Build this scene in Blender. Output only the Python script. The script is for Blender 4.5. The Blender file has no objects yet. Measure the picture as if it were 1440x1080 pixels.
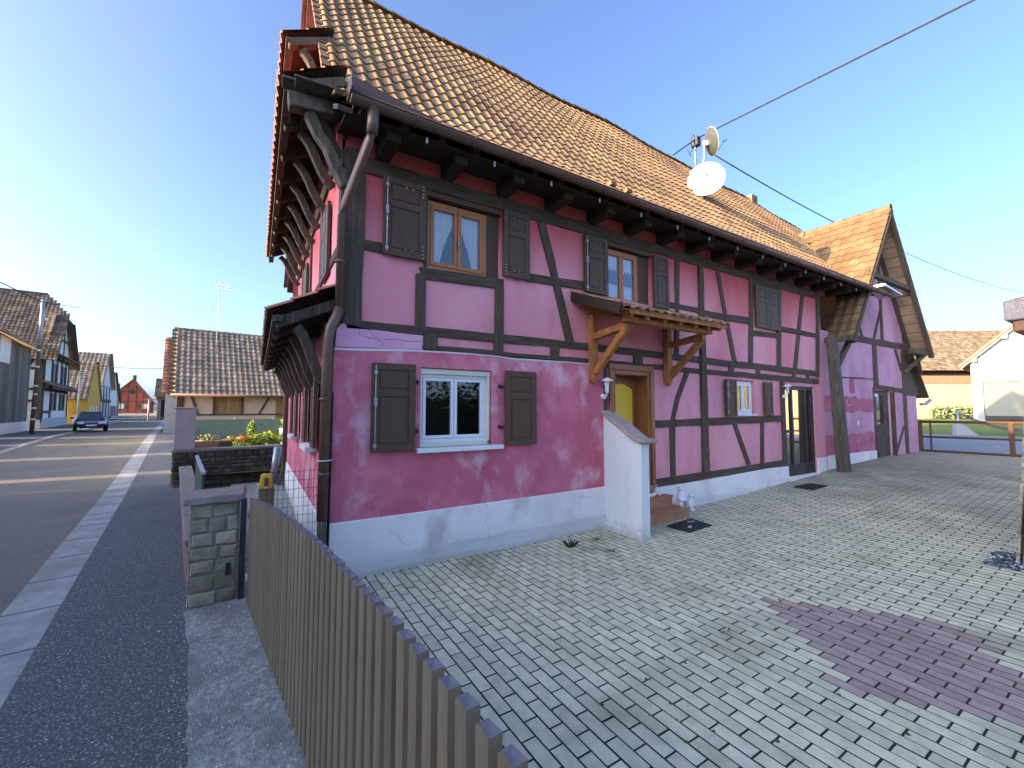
import bpy, math, random
from mathutils import Vector, Matrix
random.seed(7)
R = math.radians
scn = bpy.context.scene
# ------------------------------------------------------------------ camera
AZ = R(58.6428); PITCH = R(3.4917)
cam_d = bpy.data.cameras.new("camera"); cam = bpy.data.objects.new("camera", cam_d)
scn.collection.objects.link(cam); scn.camera = cam
cam.location = (-0.752, -5.369, 2.0)
fwd = Vector((math.cos(AZ)*math.cos(PITCH), math.sin(AZ)*math.cos(PITCH), math.sin(PITCH)))
cam.rotation_euler = fwd.to_track_quat('-Z', 'Y').to_euler()
cam_d.sensor_width = 36; cam_d.lens = 36*590/1440; cam_d.clip_start = 0.05; cam_d.clip_end = 3000
# ------------------------------------------------------------------ sky, sun, exposure
SUN_EL = R(12.5); SUN_DIR = Vector((0.999, -0.047, 0)).normalized()      # horizontal direction the light travels
w = bpy.data.worlds.new("World"); scn.world = w; w.use_nodes = True
nt = w.node_tree; bg = nt.nodes["Background"]; sky = nt.nodes.new("ShaderNodeTexSky")
sky.sky_type = 'NISHITA'; sky.sun_disc = False; sky.sun_elevation = SUN_EL
to_sun = -SUN_DIR
sky.sun_rotation = math.atan2(to_sun.x, to_sun.y)
sky.air_density = 0.4; sky.dust_density = 3.5; sky.ozone_density = 4.6
nt.links.new(sky.outputs[0], bg.inputs[0]); bg.inputs[1].default_value = 0.15
sd = bpy.data.lights.new("sun", 'SUN'); sd.energy = 2.3; sd.angle = R(0.5); sd.color = (1, 0.80, 0.58)
so = bpy.data.objects.new("sun", sd); scn.collection.objects.link(so)
ld = Vector((SUN_DIR.x*math.cos(SUN_EL), SUN_DIR.y*math.cos(SUN_EL), -math.sin(SUN_EL)))
so.rotation_euler = ld.to_track_quat('-Z', 'Y').to_euler(); so.location = (-20, 0, 30)
scn.view_settings.view_transform = 'Standard'; scn.view_settings.look = 'None'
scn.view_settings.exposure = 2.9; scn.view_settings.use_white_balance = True; scn.view_settings.white_balance_temperature = 8300; scn.view_settings.gamma = 1.0
# ------------------------------------------------------------------ materials
def mat(name, cols, scale=3.0, rough=0.85, bump=0.0, bscale=30.0, stretch=(1, 1, 1), detail=6, metal=0.0,
        spec=0.3, rnd=0.0, cols2=None, scale2=0.7, thr=(0.45, 0.6), dist=0.01, zfade=None, dirt=None, stain=None):
    m = bpy.data.materials.new(name); m.use_nodes = True; t = m.node_tree; N = t.nodes; L = t.links
    b = N["Principled BSDF"]
    geo = N.new("ShaderNodeNewGeometry"); mp = N.new("ShaderNodeMapping"); mp.inputs['Scale'].default_value = stretch
    L.new(geo.outputs['Position'], mp.inputs[0])
    nz = N.new("ShaderNodeTexNoise"); nz.inputs['Scale'].default_value = scale; nz.inputs['Detail'].default_value = detail
    nz.inputs['Roughness'].default_value = 0.65; L.new(mp.outputs[0], nz.inputs[0])
    rp = N.new("ShaderNodeValToRGB"); el = rp.color_ramp.elements
    n = len(cols)
    for i, c in enumerate(cols):
        p = 0.3 + 0.4*i/max(1, n-1)
        e = el[i] if i < 2 else el.new(p)
        e.position = p; e.color = (*c, 1)
    if n == 1: el[1].position = 0.9; el[1].color = (*cols[0], 1)
    L.new(nz.outputs[0], rp.inputs[0]); out = rp.outputs[0]
    def mix(a, bcol, fac, mode='MIX'):
        mx = N.new("ShaderNodeMix"); mx.data_type = 'RGBA'; mx.blend_type = mode
        if isinstance(fac, float): mx.inputs[0].default_value = fac
        else: L.new(fac, mx.inputs[0])
        L.new(a, mx.inputs[6])
        if isinstance(bcol, tuple): mx.inputs[7].default_value = (*bcol, 1)
        else: L.new(bcol, mx.inputs[7])
        return mx.outputs[2]
    if cols2:
        n2 = N.new("ShaderNodeTexNoise"); n2.inputs['Scale'].default_value = scale2; n2.inputs['Detail'].default_value = 5
        n2.inputs['Roughness'].default_value = 0.6
        L.new(mp.outputs[0], n2.inputs[0]); mr = N.new("ShaderNodeMapRange")
        mr.inputs[1].default_value = thr[0]; mr.inputs[2].default_value = thr[1]; L.new(n2.outputs[0], mr.inputs[0])
        out = mix(out, cols2, mr.outputs[0])
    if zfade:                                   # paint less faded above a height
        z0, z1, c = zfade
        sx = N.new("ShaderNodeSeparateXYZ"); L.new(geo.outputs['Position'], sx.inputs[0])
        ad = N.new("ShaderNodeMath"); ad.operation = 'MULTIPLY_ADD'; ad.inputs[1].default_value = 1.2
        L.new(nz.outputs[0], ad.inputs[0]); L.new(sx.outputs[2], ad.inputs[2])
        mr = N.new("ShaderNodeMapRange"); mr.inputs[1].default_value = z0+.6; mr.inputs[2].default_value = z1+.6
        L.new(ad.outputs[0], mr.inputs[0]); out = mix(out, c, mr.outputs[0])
    if stain:                                   # oily brown dirt in the much driven far part of the yard
        sx = N.new("ShaderNodeSeparateXYZ"); L.new(geo.outputs['Position'], sx.inputs[0]); n5 = N.new("ShaderNodeTexNoise"); n5.inputs['Scale'].default_value = .9; n5.inputs['Detail'].default_value = 7
        n5.inputs['Roughness'].default_value = .65; L.new(geo.outputs['Position'], n5.inputs[0])
        ad = N.new("ShaderNodeMath"); ad.operation = 'MULTIPLY_ADD'; ad.inputs[1].default_value = 14; L.new(n5.outputs[0], ad.inputs[0]); L.new(sx.outputs[0], ad.inputs[2])
        mr = N.new("ShaderNodeMapRange"); mr.inputs[1].default_value = stain[0]; mr.inputs[2].default_value = stain[1]; mr.inputs[3].default_value = 0; mr.inputs[4].default_value = .8; L.new(ad.outputs[0], mr.inputs[0])
        out = mix(out, stain[2], mr.outputs[0])
    if dirt:                                    # mud splashed on the lowest part
        sx = N.new("ShaderNodeSeparateXYZ"); L.new(geo.outputs['Position'], sx.inputs[0]); n4 = N.new("ShaderNodeTexNoise"); n4.inputs['Scale'].default_value = 7; n4.inputs['Detail'].default_value = 6
        ad = N.new("ShaderNodeMath"); ad.operation = 'MULTIPLY_ADD'; ad.inputs[1].default_value = -.55; L.new(n4.outputs[0], ad.inputs[0]); L.new(sx.outputs[2], ad.inputs[2])
        mr = N.new("ShaderNodeMapRange"); mr.inputs[1].default_value = dirt[0]; mr.inputs[2].default_value = dirt[1]; mr.inputs[3].default_value = .75; mr.inputs[4].default_value = 0; L.new(ad.outputs[0], mr.inputs[0])
        out = mix(out, dirt[2], mr.outputs[0])
    if rnd > 0:
        at = N.new("ShaderNodeAttribute"); at.attribute_name = 'rnd'
        mr = N.new("ShaderNodeMapRange"); mr.inputs[3].default_value = 1-rnd; mr.inputs[4].default_value = 1+rnd*0.8
        L.new(at.outputs['Fac'], mr.inputs[0])
        cc = N.new("ShaderNodeCombineXYZ")
        for k in range(3): L.new(mr.outputs[0], cc.inputs[k])
        out = mix(out, cc.outputs[0], 1.0, 'MULTIPLY')
    L.new(out, b.inputs['Base Color'])
    b.inputs['Roughness'].default_value = rough; b.inputs['Metallic'].default_value = metal
    b.inputs['Specular IOR Level'].default_value = spec
    if bump > 0:
        n3 = N.new("ShaderNodeTexNoise"); n3.inputs['Scale'].default_value = bscale; n3.inputs['Detail'].default_value = 8
        L.new(mp.outputs[0], n3.inputs[0]); bp = N.new("ShaderNodeBump"); bp.inputs['Strength'].default_value = bump
        bp.inputs['Distance'].default_value = dist; L.new(n3.outputs[0], bp.inputs['Height']); L.new(bp.outputs[0], b.inputs['Normal'])
    return m
M = {}
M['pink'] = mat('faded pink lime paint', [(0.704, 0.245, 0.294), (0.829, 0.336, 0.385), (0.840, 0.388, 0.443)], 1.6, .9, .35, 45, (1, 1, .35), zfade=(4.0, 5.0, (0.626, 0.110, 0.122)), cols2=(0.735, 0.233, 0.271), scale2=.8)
M['rasp'] = mat('raspberry render with efflorescence', [(0.527, 0.103, 0.149), (0.633, 0.147, 0.202), (0.781, 0.250, 0.314)], 1.3, .92, .5, 35, (1, 1, .8), cols2=(0.781, 0.544, 0.612), scale2=1.7, thr=(.53, .74))
M['lav'] = mat('pale lavender old plaster', [(0.688, 0.314, 0.462), (0.793, 0.411, 0.528)], 2.5, .92, .6, 25)
M['lip'] = mat('whitish plaster lip', [(0.682, 0.462, 0.546), (0.792, 0.638, 0.672)], 6, .9, .6, 40)
M['plinth'] = mat('grey lilac plinth paint', [(0.737, 0.673, 0.669), (0.840, 0.808, 0.789), (0.840, 0.840, 0.823)], 1.5, .9, .4, 30, (1, 1, .6), cols2=(0.590, 0.539, 0.526), scale2=1.2, thr=(.58, .72), dirt=(-.28, .02, (0.420, 0.418, 0.382)))
M['wingpink'] = mat('mauve pink barn paint', [(0.536, 0.226, 0.352), (0.640, 0.329, 0.449), (0.685, 0.381, 0.488)], 1.4, .92, .5, 30, (1, 1, .5), cols2=(0.525, 0.258, 0.341), scale2=.9)
M['wingred'] = mat('fresher raspberry band', [(0.396, 0.070, 0.128), (0.495, 0.140, 0.204), (0.572, 0.220, 0.281)], 2.2, .92, .4, 30)
M['timber'] = mat('dark brown stained timber timber', [(.042, .029, .020), (.098, .068, .048), (.112, .080, .058), (.23, .17, .125)], 3, .8, 1.0, 22, (9, 9, .7), detail=9, dist=.02)
M['timberh'] = mat('dark brown stained timber timberh', [(.042, .029, .020), (.098, .068, .048), (.112, .080, .058), (.23, .17, .125)], 3, .8, 1.0, 22, (.7, 9, 9), detail=9, dist=.02)
M['oldwood'] = mat('grey weathered wood', [(0.053, 0.041, 0.034), (0.105, 0.085, 0.068), (0.179, 0.147, 0.119)], 5, .9, 1.0, 50, (3, 3, .6))
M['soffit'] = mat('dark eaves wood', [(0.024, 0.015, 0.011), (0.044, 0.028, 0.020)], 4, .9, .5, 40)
M['shutter'] = mat('brown painted shutter', [(0.085, 0.048, 0.029), (0.113, 0.063, 0.038)], 3, .55, .25, 70, (4, 4, .4))
M['tile'] = mat('brown clay tile', [(0.193, 0.102, 0.046), (0.295, 0.173, 0.080), (0.375, 0.237, 0.104)], 1.2, .55, .4, 60, rnd=.20, spec=.5)
M['tileor'] = mat('orange clay tile', [(0.125, 0.069, 0.037), (0.155, 0.098, 0.051), (0.173, 0.118, 0.068)], 1.5, .6, .3, 60, rnd=.22)
M['tilebarn'] = mat('mottled sunlit barn tile', [(.10, .072, .046), (.17, .125, .08), (.27, .21, .14)], 2.5, .85, .5, 20, rnd=.35)
M['tiled'] = mat('dark grey brown tile', [(0.203, 0.138, 0.094), (0.324, 0.225, 0.143), (0.446, 0.312, 0.198)], 1.5, .5, .3, 60, rnd=.3, spec=.5)
M['tileold'] = mat('old mottled tile', [(0.121, 0.085, 0.060), (0.220, 0.140, 0.085), (0.374, 0.240, 0.128)], 1.1, .8, .5, 20, rnd=.35)
M['tilered'] = mat('red terracotta tile', [(.26, .10, .06), (.42, .16, .08)], 3, .7, .3, 50, rnd=.25)
M['gutter'] = mat('brown painted zinc', [(0.117, 0.061, 0.043), (0.152, 0.080, 0.055)], 2, .45, .1, 30, metal=.1, spec=.5)
M['whitehouse'] = mat('white house render', [(.30, .30, .29), (.34, .34, .33)], 1, .95, .2, 10)
M['zinc'] = mat('pale zinc', [(.5, .5, .52), (.62, .62, .64)], 3, .35, .1, 30, metal=.5, spec=.5)
M['orwood'] = mat('varnished orange wood', [(0.380, 0.120, 0.024), (0.494, 0.176, 0.042)], 3, .4, .2, 60, (6, 6, .5), spec=.5)
M['canwood'] = mat('weathered honey timber', [(0.230, 0.089, 0.031), (0.368, 0.140, 0.045), (0.552, 0.203, 0.062)], 4, .7, .5, 50, (3, 3, .6))
M['doorwood'] = mat('red brown door wood', [(.24, .08, .03), (.34, .12, .045)], 4, .45, .2, 60, (5, 5, .5), spec=.5)
M['yellow'] = mat('yellow textured door pane', [(0.840, 0.510, 0.040), (0.840, 0.588, 0.072)], 6, .35, .4, 90)
M['white'] = mat('white plastic', [(.74, .75, .76), (.80, .80, .80)], 3, .45)
M['cream'] = mat('cream roller box', [(.70, .67, .55), (.76, .72, .60)], 3, .5)
M['whitewall'] = mat('white painted render', [(0.668, 0.716, 0.730), (0.749, 0.781, 0.790)], 2, .9, .3, 30, (1, 1, .4), cols2=(0.587, 0.634, 0.632), scale2=1.5, thr=(.55, .75), dirt=(-.28, -.05, (0.414, 0.428, 0.414)))
M['coping'] = mat('pinkish sandstone coping', [(0.314, 0.242, 0.221), (0.456, 0.372, 0.340)], 8, .9, .8, 40)
M['terra'] = mat('terracotta step tiles', [(0.414, 0.180, 0.096), (0.529, 0.257, 0.144)], 4, .7, .3, 40)
M['lace'] = mat('lace curtain', [(.72, .70, .66), (.80, .78, .74)], 8, .9)
M['room'] = mat('dark room', [(.03, .03, .03), (.05, .045, .04)], 2, .9)
M['black'] = mat('black rubber', [(.02, .02, .022), (.035, .035, .038)], 6, .8, .3, 60)
M['steel'] = mat('dark steel', [(.03, .03, .033), (.05, .05, .052)], 5, .5, .2, 40, metal=.3)
M['galv'] = mat('galvanised metal', [(.32, .33, .35), (.45, .46, .47)], 8, .5, .1, 40, metal=.6)
M['rust'] = mat('rusty brown tube', [(0.072, 0.033, 0.018), (0.120, 0.060, 0.036)], 9, .8, .3, 40)
M['gate'] = mat('taupe metal slat', [(0.218, 0.164, 0.105), (0.261, 0.200, 0.130)], 2, .5, .15, 80, (6, 6, .5), metal=.1, spec=.45, rnd=.12)
M['gateend'] = mat('bluish slat cap', [(0.165, 0.151, 0.170), (0.210, 0.194, 0.211)], 3, .5)
M['stone'] = mat('grey green rubble stone', [(0.215, 0.184, 0.133), (0.377, 0.320, 0.235), (0.538, 0.452, 0.338)], 3.5, .92, .9, 30, rnd=.3, cols2=(0.269, 0.249, 0.154), scale2=2.5, thr=(.5, .7), dist=.02)
M['stonecap'] = mat('reddish sandstone cap', [(.20, .16, .14), (.34, .28, .24)], 6, .9, .9, 30, dist=.02)
M['mortar'] = mat('rough mortar', [(.16, .15, .135), (.25, .24, .21)], 6, .95, 1.0, 25, dist=.02)
M['mortard'] = mat('dark mossy mortar', [(.07, .07, .06), (.12, .115, .10)], 6, .95, 1.0, 25, dist=.02)
M['darkstone'] = mat('dark mossy rubble', [(.07, .065, .055), (.15, .12, .10), (.24, .17, .14)], 4, .95, .9, 25, rnd=.4, cols2=(.07, .09, .05), scale2=2, dist=.02)
M['redwall'] = mat('flaking red render', [(.25, .09, .09), (.30, .15, .14), (.36, .30, .26)], 4, .95, .8, 25)
M['render'] = mat('grey beige render', [(.42, .38, .34), (.52, .48, .44)], 2.5, .95, .5, 30)
M['peach'] = mat('peach render', [(.66, .46, .30), (.72, .52, .36)], 2, .95, .3, 20)
M['netting'] = mat('green privacy netting', [(.20, .26, .17), (.27, .34, .23)], 3, .9, .3, 60, (1, 1, 3))
M['leafy'] = mat('yellow green leaves', [(0.128, 0.204, 0.032), (0.240, 0.323, 0.048), (0.336, 0.391, 0.080)], 3, .7, rnd=.35)
M['leafd'] = mat('dark green leaves', [(.03, .06, .015), (.06, .10, .03)], 3, .7, rnd=.4)
M['leafg'] = mat('grey green leaves', [(.16, .20, .10), (.26, .31, .16)], 3, .7, rnd=.35)
M['flred'] = mat('orange red flowers', [(.65, .16, .05), (.75, .28, .10)], 8, .7, rnd=.3)
M['flyel'] = mat('yellow flowers', [(.80, .62, .05), (.85, .70, .10)], 8, .7, rnd=.2)
M['greensheet'] = mat('dark green painted sheet', [(.05, .075, .06), (.075, .10, .08)], 3, .6, .2, 30)
M['planter'] = mat('tan planter boards', [(.48, .30, .15), (.58, .40, .22)], 3, .8, .3, 30)
M['brownyel'] = mat('ochre wood shutters', [(.30, .16, .05), (.42, .25, .09)], 3, .7, .3, 50, (6, 6, .5))
M['barnwood'] = mat('grey barn boards', [(0.099, 0.085, 0.068), (0.176, 0.150, 0.119), (0.264, 0.225, 0.174)], 3, .95, .8, 30, (4, 4, .25), rnd=.3)
M['offwhite'] = mat('off white limewash', [(0.665, 0.635, 0.540), (0.807, 0.760, 0.650)], 1.5, .95, .3, 20)
M['yelhouse'] = mat('mustard yellow render', [(.74, .36, .05), (.80, .42, .07)], .8, .95, .3, 20)
M['redhouse'] = mat('brick red render', [(.40, .095, .06), (.46, .12, .08)], 1.0, .95, .3, 20)
M['carpaint'] = mat('dark blue car paint', [(.012, .028, .085), (.016, .035, .10)], 2, .22, spec=.7, metal=.3)
M['tyre'] = mat('tyre rubber', [(.015, .015, .015)], 5, .85)
M['alloy'] = mat('alloy rim', [(.30, .30, .31)], 5, .35, metal=.7)
M['lightglass'] = mat('clear lamp lens', [(.65, .67, .70)], 5, .15, spec=.6)
M['carglass'] = mat('car window glass', [(.02, .03, .045)], 5, .08, spec=.8)
M['pole'] = mat('weathered pole', [(.07, .055, .045), (.13, .11, .09)], 4, .9, .5, 40, (4, 4, .5))
M['plaster'] = mat('white plaster', [(.80, .80, .79), (.84, .84, .83)], 3, .6)
M['dish'] = mat('white dish enamel', [(0.439, 0.433, 0.433), (0.461, 0.456, 0.456)], 3, .4)
M['dishb'] = mat('grey dish mesh back', [(.045, .047, .047), (.06, .062, .06)], 3, .55)
M['orlens'] = mat('yellow beacon shell', [(.62, .40, .03), (.70, .46, .04)], 4, .3, spec=.5)
M['redlens'] = mat('dark orange lens', [(.30, .06, .02), (.36, .09, .03)], 4, .25, spec=.6)
M['barnlit'] = mat('pale barn wall', [(0.294, 0.276, 0.190), (0.335, 0.317, 0.216)], 1, .95, .3, 10)
M['barnbrown'] = mat('brown barn boards', [(.20, .12, .075), (.28, .18, .11)], 2, .9, .5, 20, (3, 3, .3))
M['greyframe'] = mat('grey door frame', [(0.189, 0.194, 0.194), (0.216, 0.221, 0.221)], 2, .6)
M['beigedoor'] = mat('beige roller door', [(0.132, 0.130, 0.108), (0.144, 0.143, 0.120)], .8, .6, .1, 20, (1, 1, 8))
M['cloth'] = mat('speckled black and white fabric', [(.015, .015, .02), (.03, .06, .07), (.6, .65, .68)], 22, .9, .5, 60, detail=3)
# ground materials
M['asphalt'] = mat('road asphalt', [(0.142, 0.125, 0.101), (0.199, 0.178, 0.141), (0.258, 0.231, 0.180)], 26, .9, .6, 90, cols2=(0.167, 0.149, 0.122), scale2=.5, detail=9)
M['pave_as'] = mat('sidewalk asphalt with pebbles', [(.050, .054, .056), (.10, .105, .108), (.11, .115, .118), (.42, .44, .45)], 62, .9, .9, 90, cols2=(.085, .09, .092), scale2=.6, thr=(.55, .75), detail=2)
M['gutterc'] = mat('pale concrete gutter', [(0.294, 0.292, 0.281), (0.375, 0.370, 0.356), (0.426, 0.419, 0.393)], 5, .9, .5, 60, cols2=(0.274, 0.273, 0.253), scale2=1.5)
M['apron'] = mat('rough worn concrete', [(.13, .135, .135), (.25, .255, .25), (.34, .345, .335), (.60, .60, .58)], 24, .95, 1.0, 70, detail=10, cols2=(.19, .195, .19), scale2=2.2, thr=(.46, .62), dist=.015)
M['paver'] = mat('grey green concrete paver', [(0.492, 0.470, 0.341), (0.619, 0.588, 0.423), (0.729, 0.675, 0.482)], 9, .9, .6, 130, rnd=.125, cols2=(0.365, 0.343, 0.235), scale2=.8, thr=(.54, .72), detail=8, stain=(15.0, 21.0, (0.219, 0.191, 0.152)))
M['paverred'] = mat('red concrete paver', [(0.346, 0.258, 0.234), (0.461, 0.332, 0.290)], 9, .9, .6, 130, rnd=.18)
M['joint'] = mat('mossy paver joint', [(.020, .024, .018), (.035, .04, .028), (.07, .075, .04)], 5, .95, .5, 60)
M['gravel'] = mat('pale gravel', [(.10, .11, .10), (.32, .33, .30), (.55, .55, .52)], 38, .95, 1.0, 60, detail=3, dist=.03)
M['soil'] = mat('field soil and grass', [(.07, .085, .035), (.13, .14, .06), (.17, .16, .09)], 1.2, .95, .5, 10)
M['whiteblock'] = mat('sunlit white slab', [(.30, .30, .30)], 3, .8)
M['lawn'] = mat('short grass', [(0.072, 0.109, 0.021), (0.132, 0.173, 0.036), (0.168, 0.198, 0.048)], 2.0, .95, .6, 30)
M['kerb'] = mat('kerb stone', [(.35, .35, .34), (.45, .45, .44)], 4, .9, .4, 40)
M['gravelroad'] = mat('grey gravel road', [(.18, .19, .20), (.28, .29, .30)], 3, .95, .6, 40)

def glass_mat(name, tint=(.9, .95, 1), base=.12, edge=.9):
    m = bpy.data.materials.new(name); m.use_nodes = True; t = m.node_tree; N = t.nodes; L = t.links
    for n in list(N): N.remove(n)
    o = N.new("ShaderNodeOutputMaterial"); mx = N.new("ShaderNodeMixShader"); tr = N.new("ShaderNodeBsdfTransparent")
    gl = N.new("ShaderNodeBsdfGlossy"); gl.inputs['Roughness'].default_value = .015; lw = N.new("ShaderNodeFresnel")
    lw.inputs[0].default_value = 1.6
    mr = N.new("ShaderNodeMapRange"); mr.inputs[3].default_value = base; mr.inputs[4].default_value = edge
    tr.inputs[0].default_value = (*tint, 1)
    nz = N.new("ShaderNodeTexNoise"); nz.inputs['Scale'].default_value = 2.5; bp = N.new("ShaderNodeBump"); bp.inputs['Strength'].default_value = .06
    L.new(nz.outputs[0], bp.inputs['Height']); L.new(bp.outputs[0], gl.inputs['Normal'])
    L.new(lw.outputs[0], mr.inputs[0]); L.new(mr.outputs[0], mx.inputs[0]); L.new(tr.outputs[0], mx.inputs[1]); L.new(gl.outputs[0], mx.inputs[2])
    L.new(mx.outputs[0], o.inputs[0]); return m
M['glass'] = glass_mat('window glass')
M['glassr'] = glass_mat('reflective door glass', base=.55)
# ------------------------------------------------------------------ mesh builder
class MB:
    def __init__(s, T=None): s.v = []; s.f = []; s.r = []; s.mi = []; s.sm = []; s.T = T or Matrix.Identity(4)
    def add(s, vs, fs, rnd=None, mi=0, smooth=False):
        o = len(s.v); T = s.T
        s.v += [T @ Vector(p) for p in vs]
        rr = random.random() if rnd is None else rnd
        for f in fs: s.f.append([o+i for i in f]); s.r.append(rr); s.mi.append(mi); s.sm.append(smooth)
    def hexa(s, p, **k):        # 8 points: bottom 4 ccw, top 4 ccw
        s.add(p, [(3, 2, 1, 0), (4, 5, 6, 7), (0, 1, 5, 4), (1, 2, 6, 5), (2, 3, 7, 6), (3, 0, 4, 7)], **k)
    def box(s, x0, x1, y0, y1, z0, z1, **k):
        s.hexa([(x0, y0, z0), (x1, y0, z0), (x1, y1, z0), (x0, y1, z0), (x0, y0, z1), (x1, y0, z1), (x1, y1, z1), (x0, y1, z1)], **k)
    def beam(s, p, q, w, h, up=(0, 0, 1), **k):
        p = Vector(p); q = Vector(q); d = (q-p).normalized(); upv = Vector(up)
        sd = d.cross(upv)
        if sd.length < 1e-4: sd = d.cross(Vector((1, 0, 0)))
        sd.normalize(); u = sd.cross(d); a = sd*w/2; b = u*h/2
        s.hexa([p-a-b, p+a-b, q+a-b, q-a-b, p-a+b, p+a+b, q+a+b, q-a+b], **k)
    def prism(s, poly, y0, y1, **k):      # poly in (x,z), extruded along y (y0 front)
        n = len(poly); vs = [(x, y0, z) for x, z in poly]+[(x, y1, z) for x, z in poly]
        s.add(vs, [tuple(range(n)), tuple(range(2*n-1, n-1, -1))]+[(i, i+n, (i+1) % n+n, (i+1) % n) for i in range(n)], **k)
    def prismz(s, poly, z0, z1, **k):
        n = len(poly); vs = [(x, y, z0) for x, y in poly]+[(x, y, z1) for x, y in poly]
        s.add(vs, [tuple(range(n-1, -1, -1)), tuple(range(n, 2*n))]+[(i, (i+1) % n, (i+1) % n+n, i+n) for i in range(n)], **k)
    def tube(s, path, r, n=8, cap=True, smooth=True, half=False, **k):
        pts = [Vector(p) for p in path]; rings = []; rad = r if isinstance(r, (list, tuple)) else [r]*len(pts)
        for i, p in enumerate(pts):
            d = (pts[min(i+1, len(pts)-1)]-pts[max(i-1, 0)]).normalized()
            up = Vector((0, 0, 1)) if abs(d.z) < .9 else Vector((1, 0, 0))
            a = d.cross(up).normalized(); b = a.cross(d)
            rings.append([p+(a*math.cos(2*math.pi*j/n)+b*math.sin(2*math.pi*j/n))*rad[i] for j in range(n)])
        vs = [v for rg in rings for v in rg]; fs = []
        for i in range(len(pts)-1):
            for j in range(n): fs.append((i*n+j, i*n+(j+1) % n, (i+1)*n+(j+1) % n, (i+1)*n+j))
        if cap: fs += [tuple(range(n-1, -1, -1)), tuple((len(pts)-1)*n+j for j in range(n))]
        s.add(vs, fs, smooth=smooth, **k)
    def lathe(s, c, prof, n=14, axis=None, smooth=True, **k):    # prof list of (r, h) along axis
        c = Vector(c); d = Vector(axis or (0, 0, 1)).normalized()
        up = Vector((0, 0, 1)) if abs(d.z) < .9 else Vector((1, 0, 0)); a = d.cross(up).normalized(); b = a.cross(d)
        vs = []
        for r, h in prof: vs += [c+d*h+(a*math.cos(2*math.pi*j/n)+b*math.sin(2*math.pi*j/n))*r for j in range(n)]
        fs = []
        for i in range(len(prof)-1):
            for j in range(n): fs.append((i*n+j, (i+1)*n+j, (i+1)*n+(j+1) % n, i*n+(j+1) % n))
        s.add(vs, fs, smooth=smooth, **k)
    def quad(s, a, b, c, d, **k): s.add([a, b, c, d], [(0, 1, 2, 3)], **k)
    def build(s, name, mats, parent=None, bevel=0, kind=None):
        if not isinstance(mats, (list, tuple)): mats = [mats]
        me = bpy.data.meshes.new(name); off = Vector((0, 0, 0)); p = parent
        while p is not None: off += p.location; p = p.parent
        me.from_pydata([v-off for v in s.v], [], s.f); me.update()
        for m in mats: me.materials.append(M[m] if isinstance(m, str) else m)
        at = me.attributes.new('rnd', 'FLOAT', 'FACE'); at.data.foreach_set('value', s.r)
        me.polygons.foreach_set('material_index', s.mi); me.polygons.foreach_set('use_smooth', s.sm)
        o = bpy.data.objects.new(name, me); scn.collection.objects.link(o)
        if parent is not None: o.parent = parent
        if bevel > 0:
            b = o.modifiers.new('bevel', 'BEVEL'); b.width = bevel; b.segments = 2; b.limit_method = 'ANGLE'; b.angle_limit = R(40)
        if kind: o['kind'] = kind
        return o
def thing(name, label, cat, loc=(0, 0, 0), group=None):
    o = bpy.data.objects.new(name, None); scn.collection.objects.link(o); o.location = loc; o.empty_display_size = .3
    o['label'] = label; o['category'] = cat
    if group: o['group'] = group
    return o
def tag(o, label, cat, group=None):
    o['label'] = label; o['category'] = cat
    if group: o['group'] = group
    return o
# ------------------------------------------------------------------ street frame and terrain
TH = math.atan2(.128, .9918)
TS = Matrix.Translation((-0.752, -5.369, 0)) @ Matrix.Rotation(TH, 4, 'Z')         # local x = b (away right of street), y = a (along street)
TSi = TS.inverted()
def W(b, a, z=0): return TS @ Vector((b, a, z))
def ss(a, b, x):
    u = min(max((x-a)/(b-a), 0), 1); return u*u*(3-2*u)
def zg(x, y):
    a = (TSi @ Vector((x, y, 0))).y
    return .48*ss(3.5, 17, x)+.42*ss(12, 36, a)+.33*ss(36, 110, a)+.5*ss(25, 60, x)*(1-ss(30, 60, y))
def zab(b, a): p = W(b, a); return zg(p.x, p.y)
def FR(b, a, z=0): return TS @ Matrix.Translation((b, a, z)) @ Matrix.Rotation(R(90), 4, 'Z')    # face toward +b (left side buildings)
def FL(b, a, z=0): return TS @ Matrix.Translation((b, a, z)) @ Matrix.Rotation(R(-90), 4, 'Z')   # face toward -b (right side buildings)
def FC(b, a, z=0): return TS @ Matrix.Translation((b, a, z))                                      # face toward camera
def frange(a, b, st):
    n = max(1, int(math.ceil((b-a)/st))); return [a+(b-a)*i/n for i in range(n+1)]
def sheet(name, xs, ys, off, m, T=None, kind='structure'):
    mb = MB(); vs = []; fs = []
    for x in xs:
        for y in ys:
            p = (T @ Vector((x, y, 0))) if T else Vector((x, y, 0)); vs.append((p.x, p.y, zg(p.x, p.y)+off))
    n = len(ys)
    for i in range(len(xs)-1):
        for j in range(n-1): fs.append((i*n+j, (i+1)*n+j, (i+1)*n+j+1, i*n+j+1))
    mb.add(vs, fs, smooth=True); return mb.build(name, m, kind=kind)
gx = [-600, -300, -150, -80, -50]+frange(-40, 80, 2)+[100, 150, 300, 600]
gy = [-400, -150, -60]+frange(-40, 120, 2)+[140, 170, 220, 300, 450, 800]
sheet('ground', gx, gy, -.05, 'soil')
sheet('road', frange(-5.42, -1.23, 2), frange(-12, 135, 1.0), -.012, 'asphalt', TS)
sheet('concrete_gutter', [-1.25, -1.04, -.83], frange(-12, 80, 1.0), .0, 'gutterc', TS)
mb = MB(TS)
for k in range(-12, 60, 1):
    a = k*1.0+.35; z = zab(-1, a); mb.box(-1.25, -.83, a, a+.012, z-.02, z+.0035)
mb.build('gutter_joints', 'mortard', kind='structure')
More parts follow.
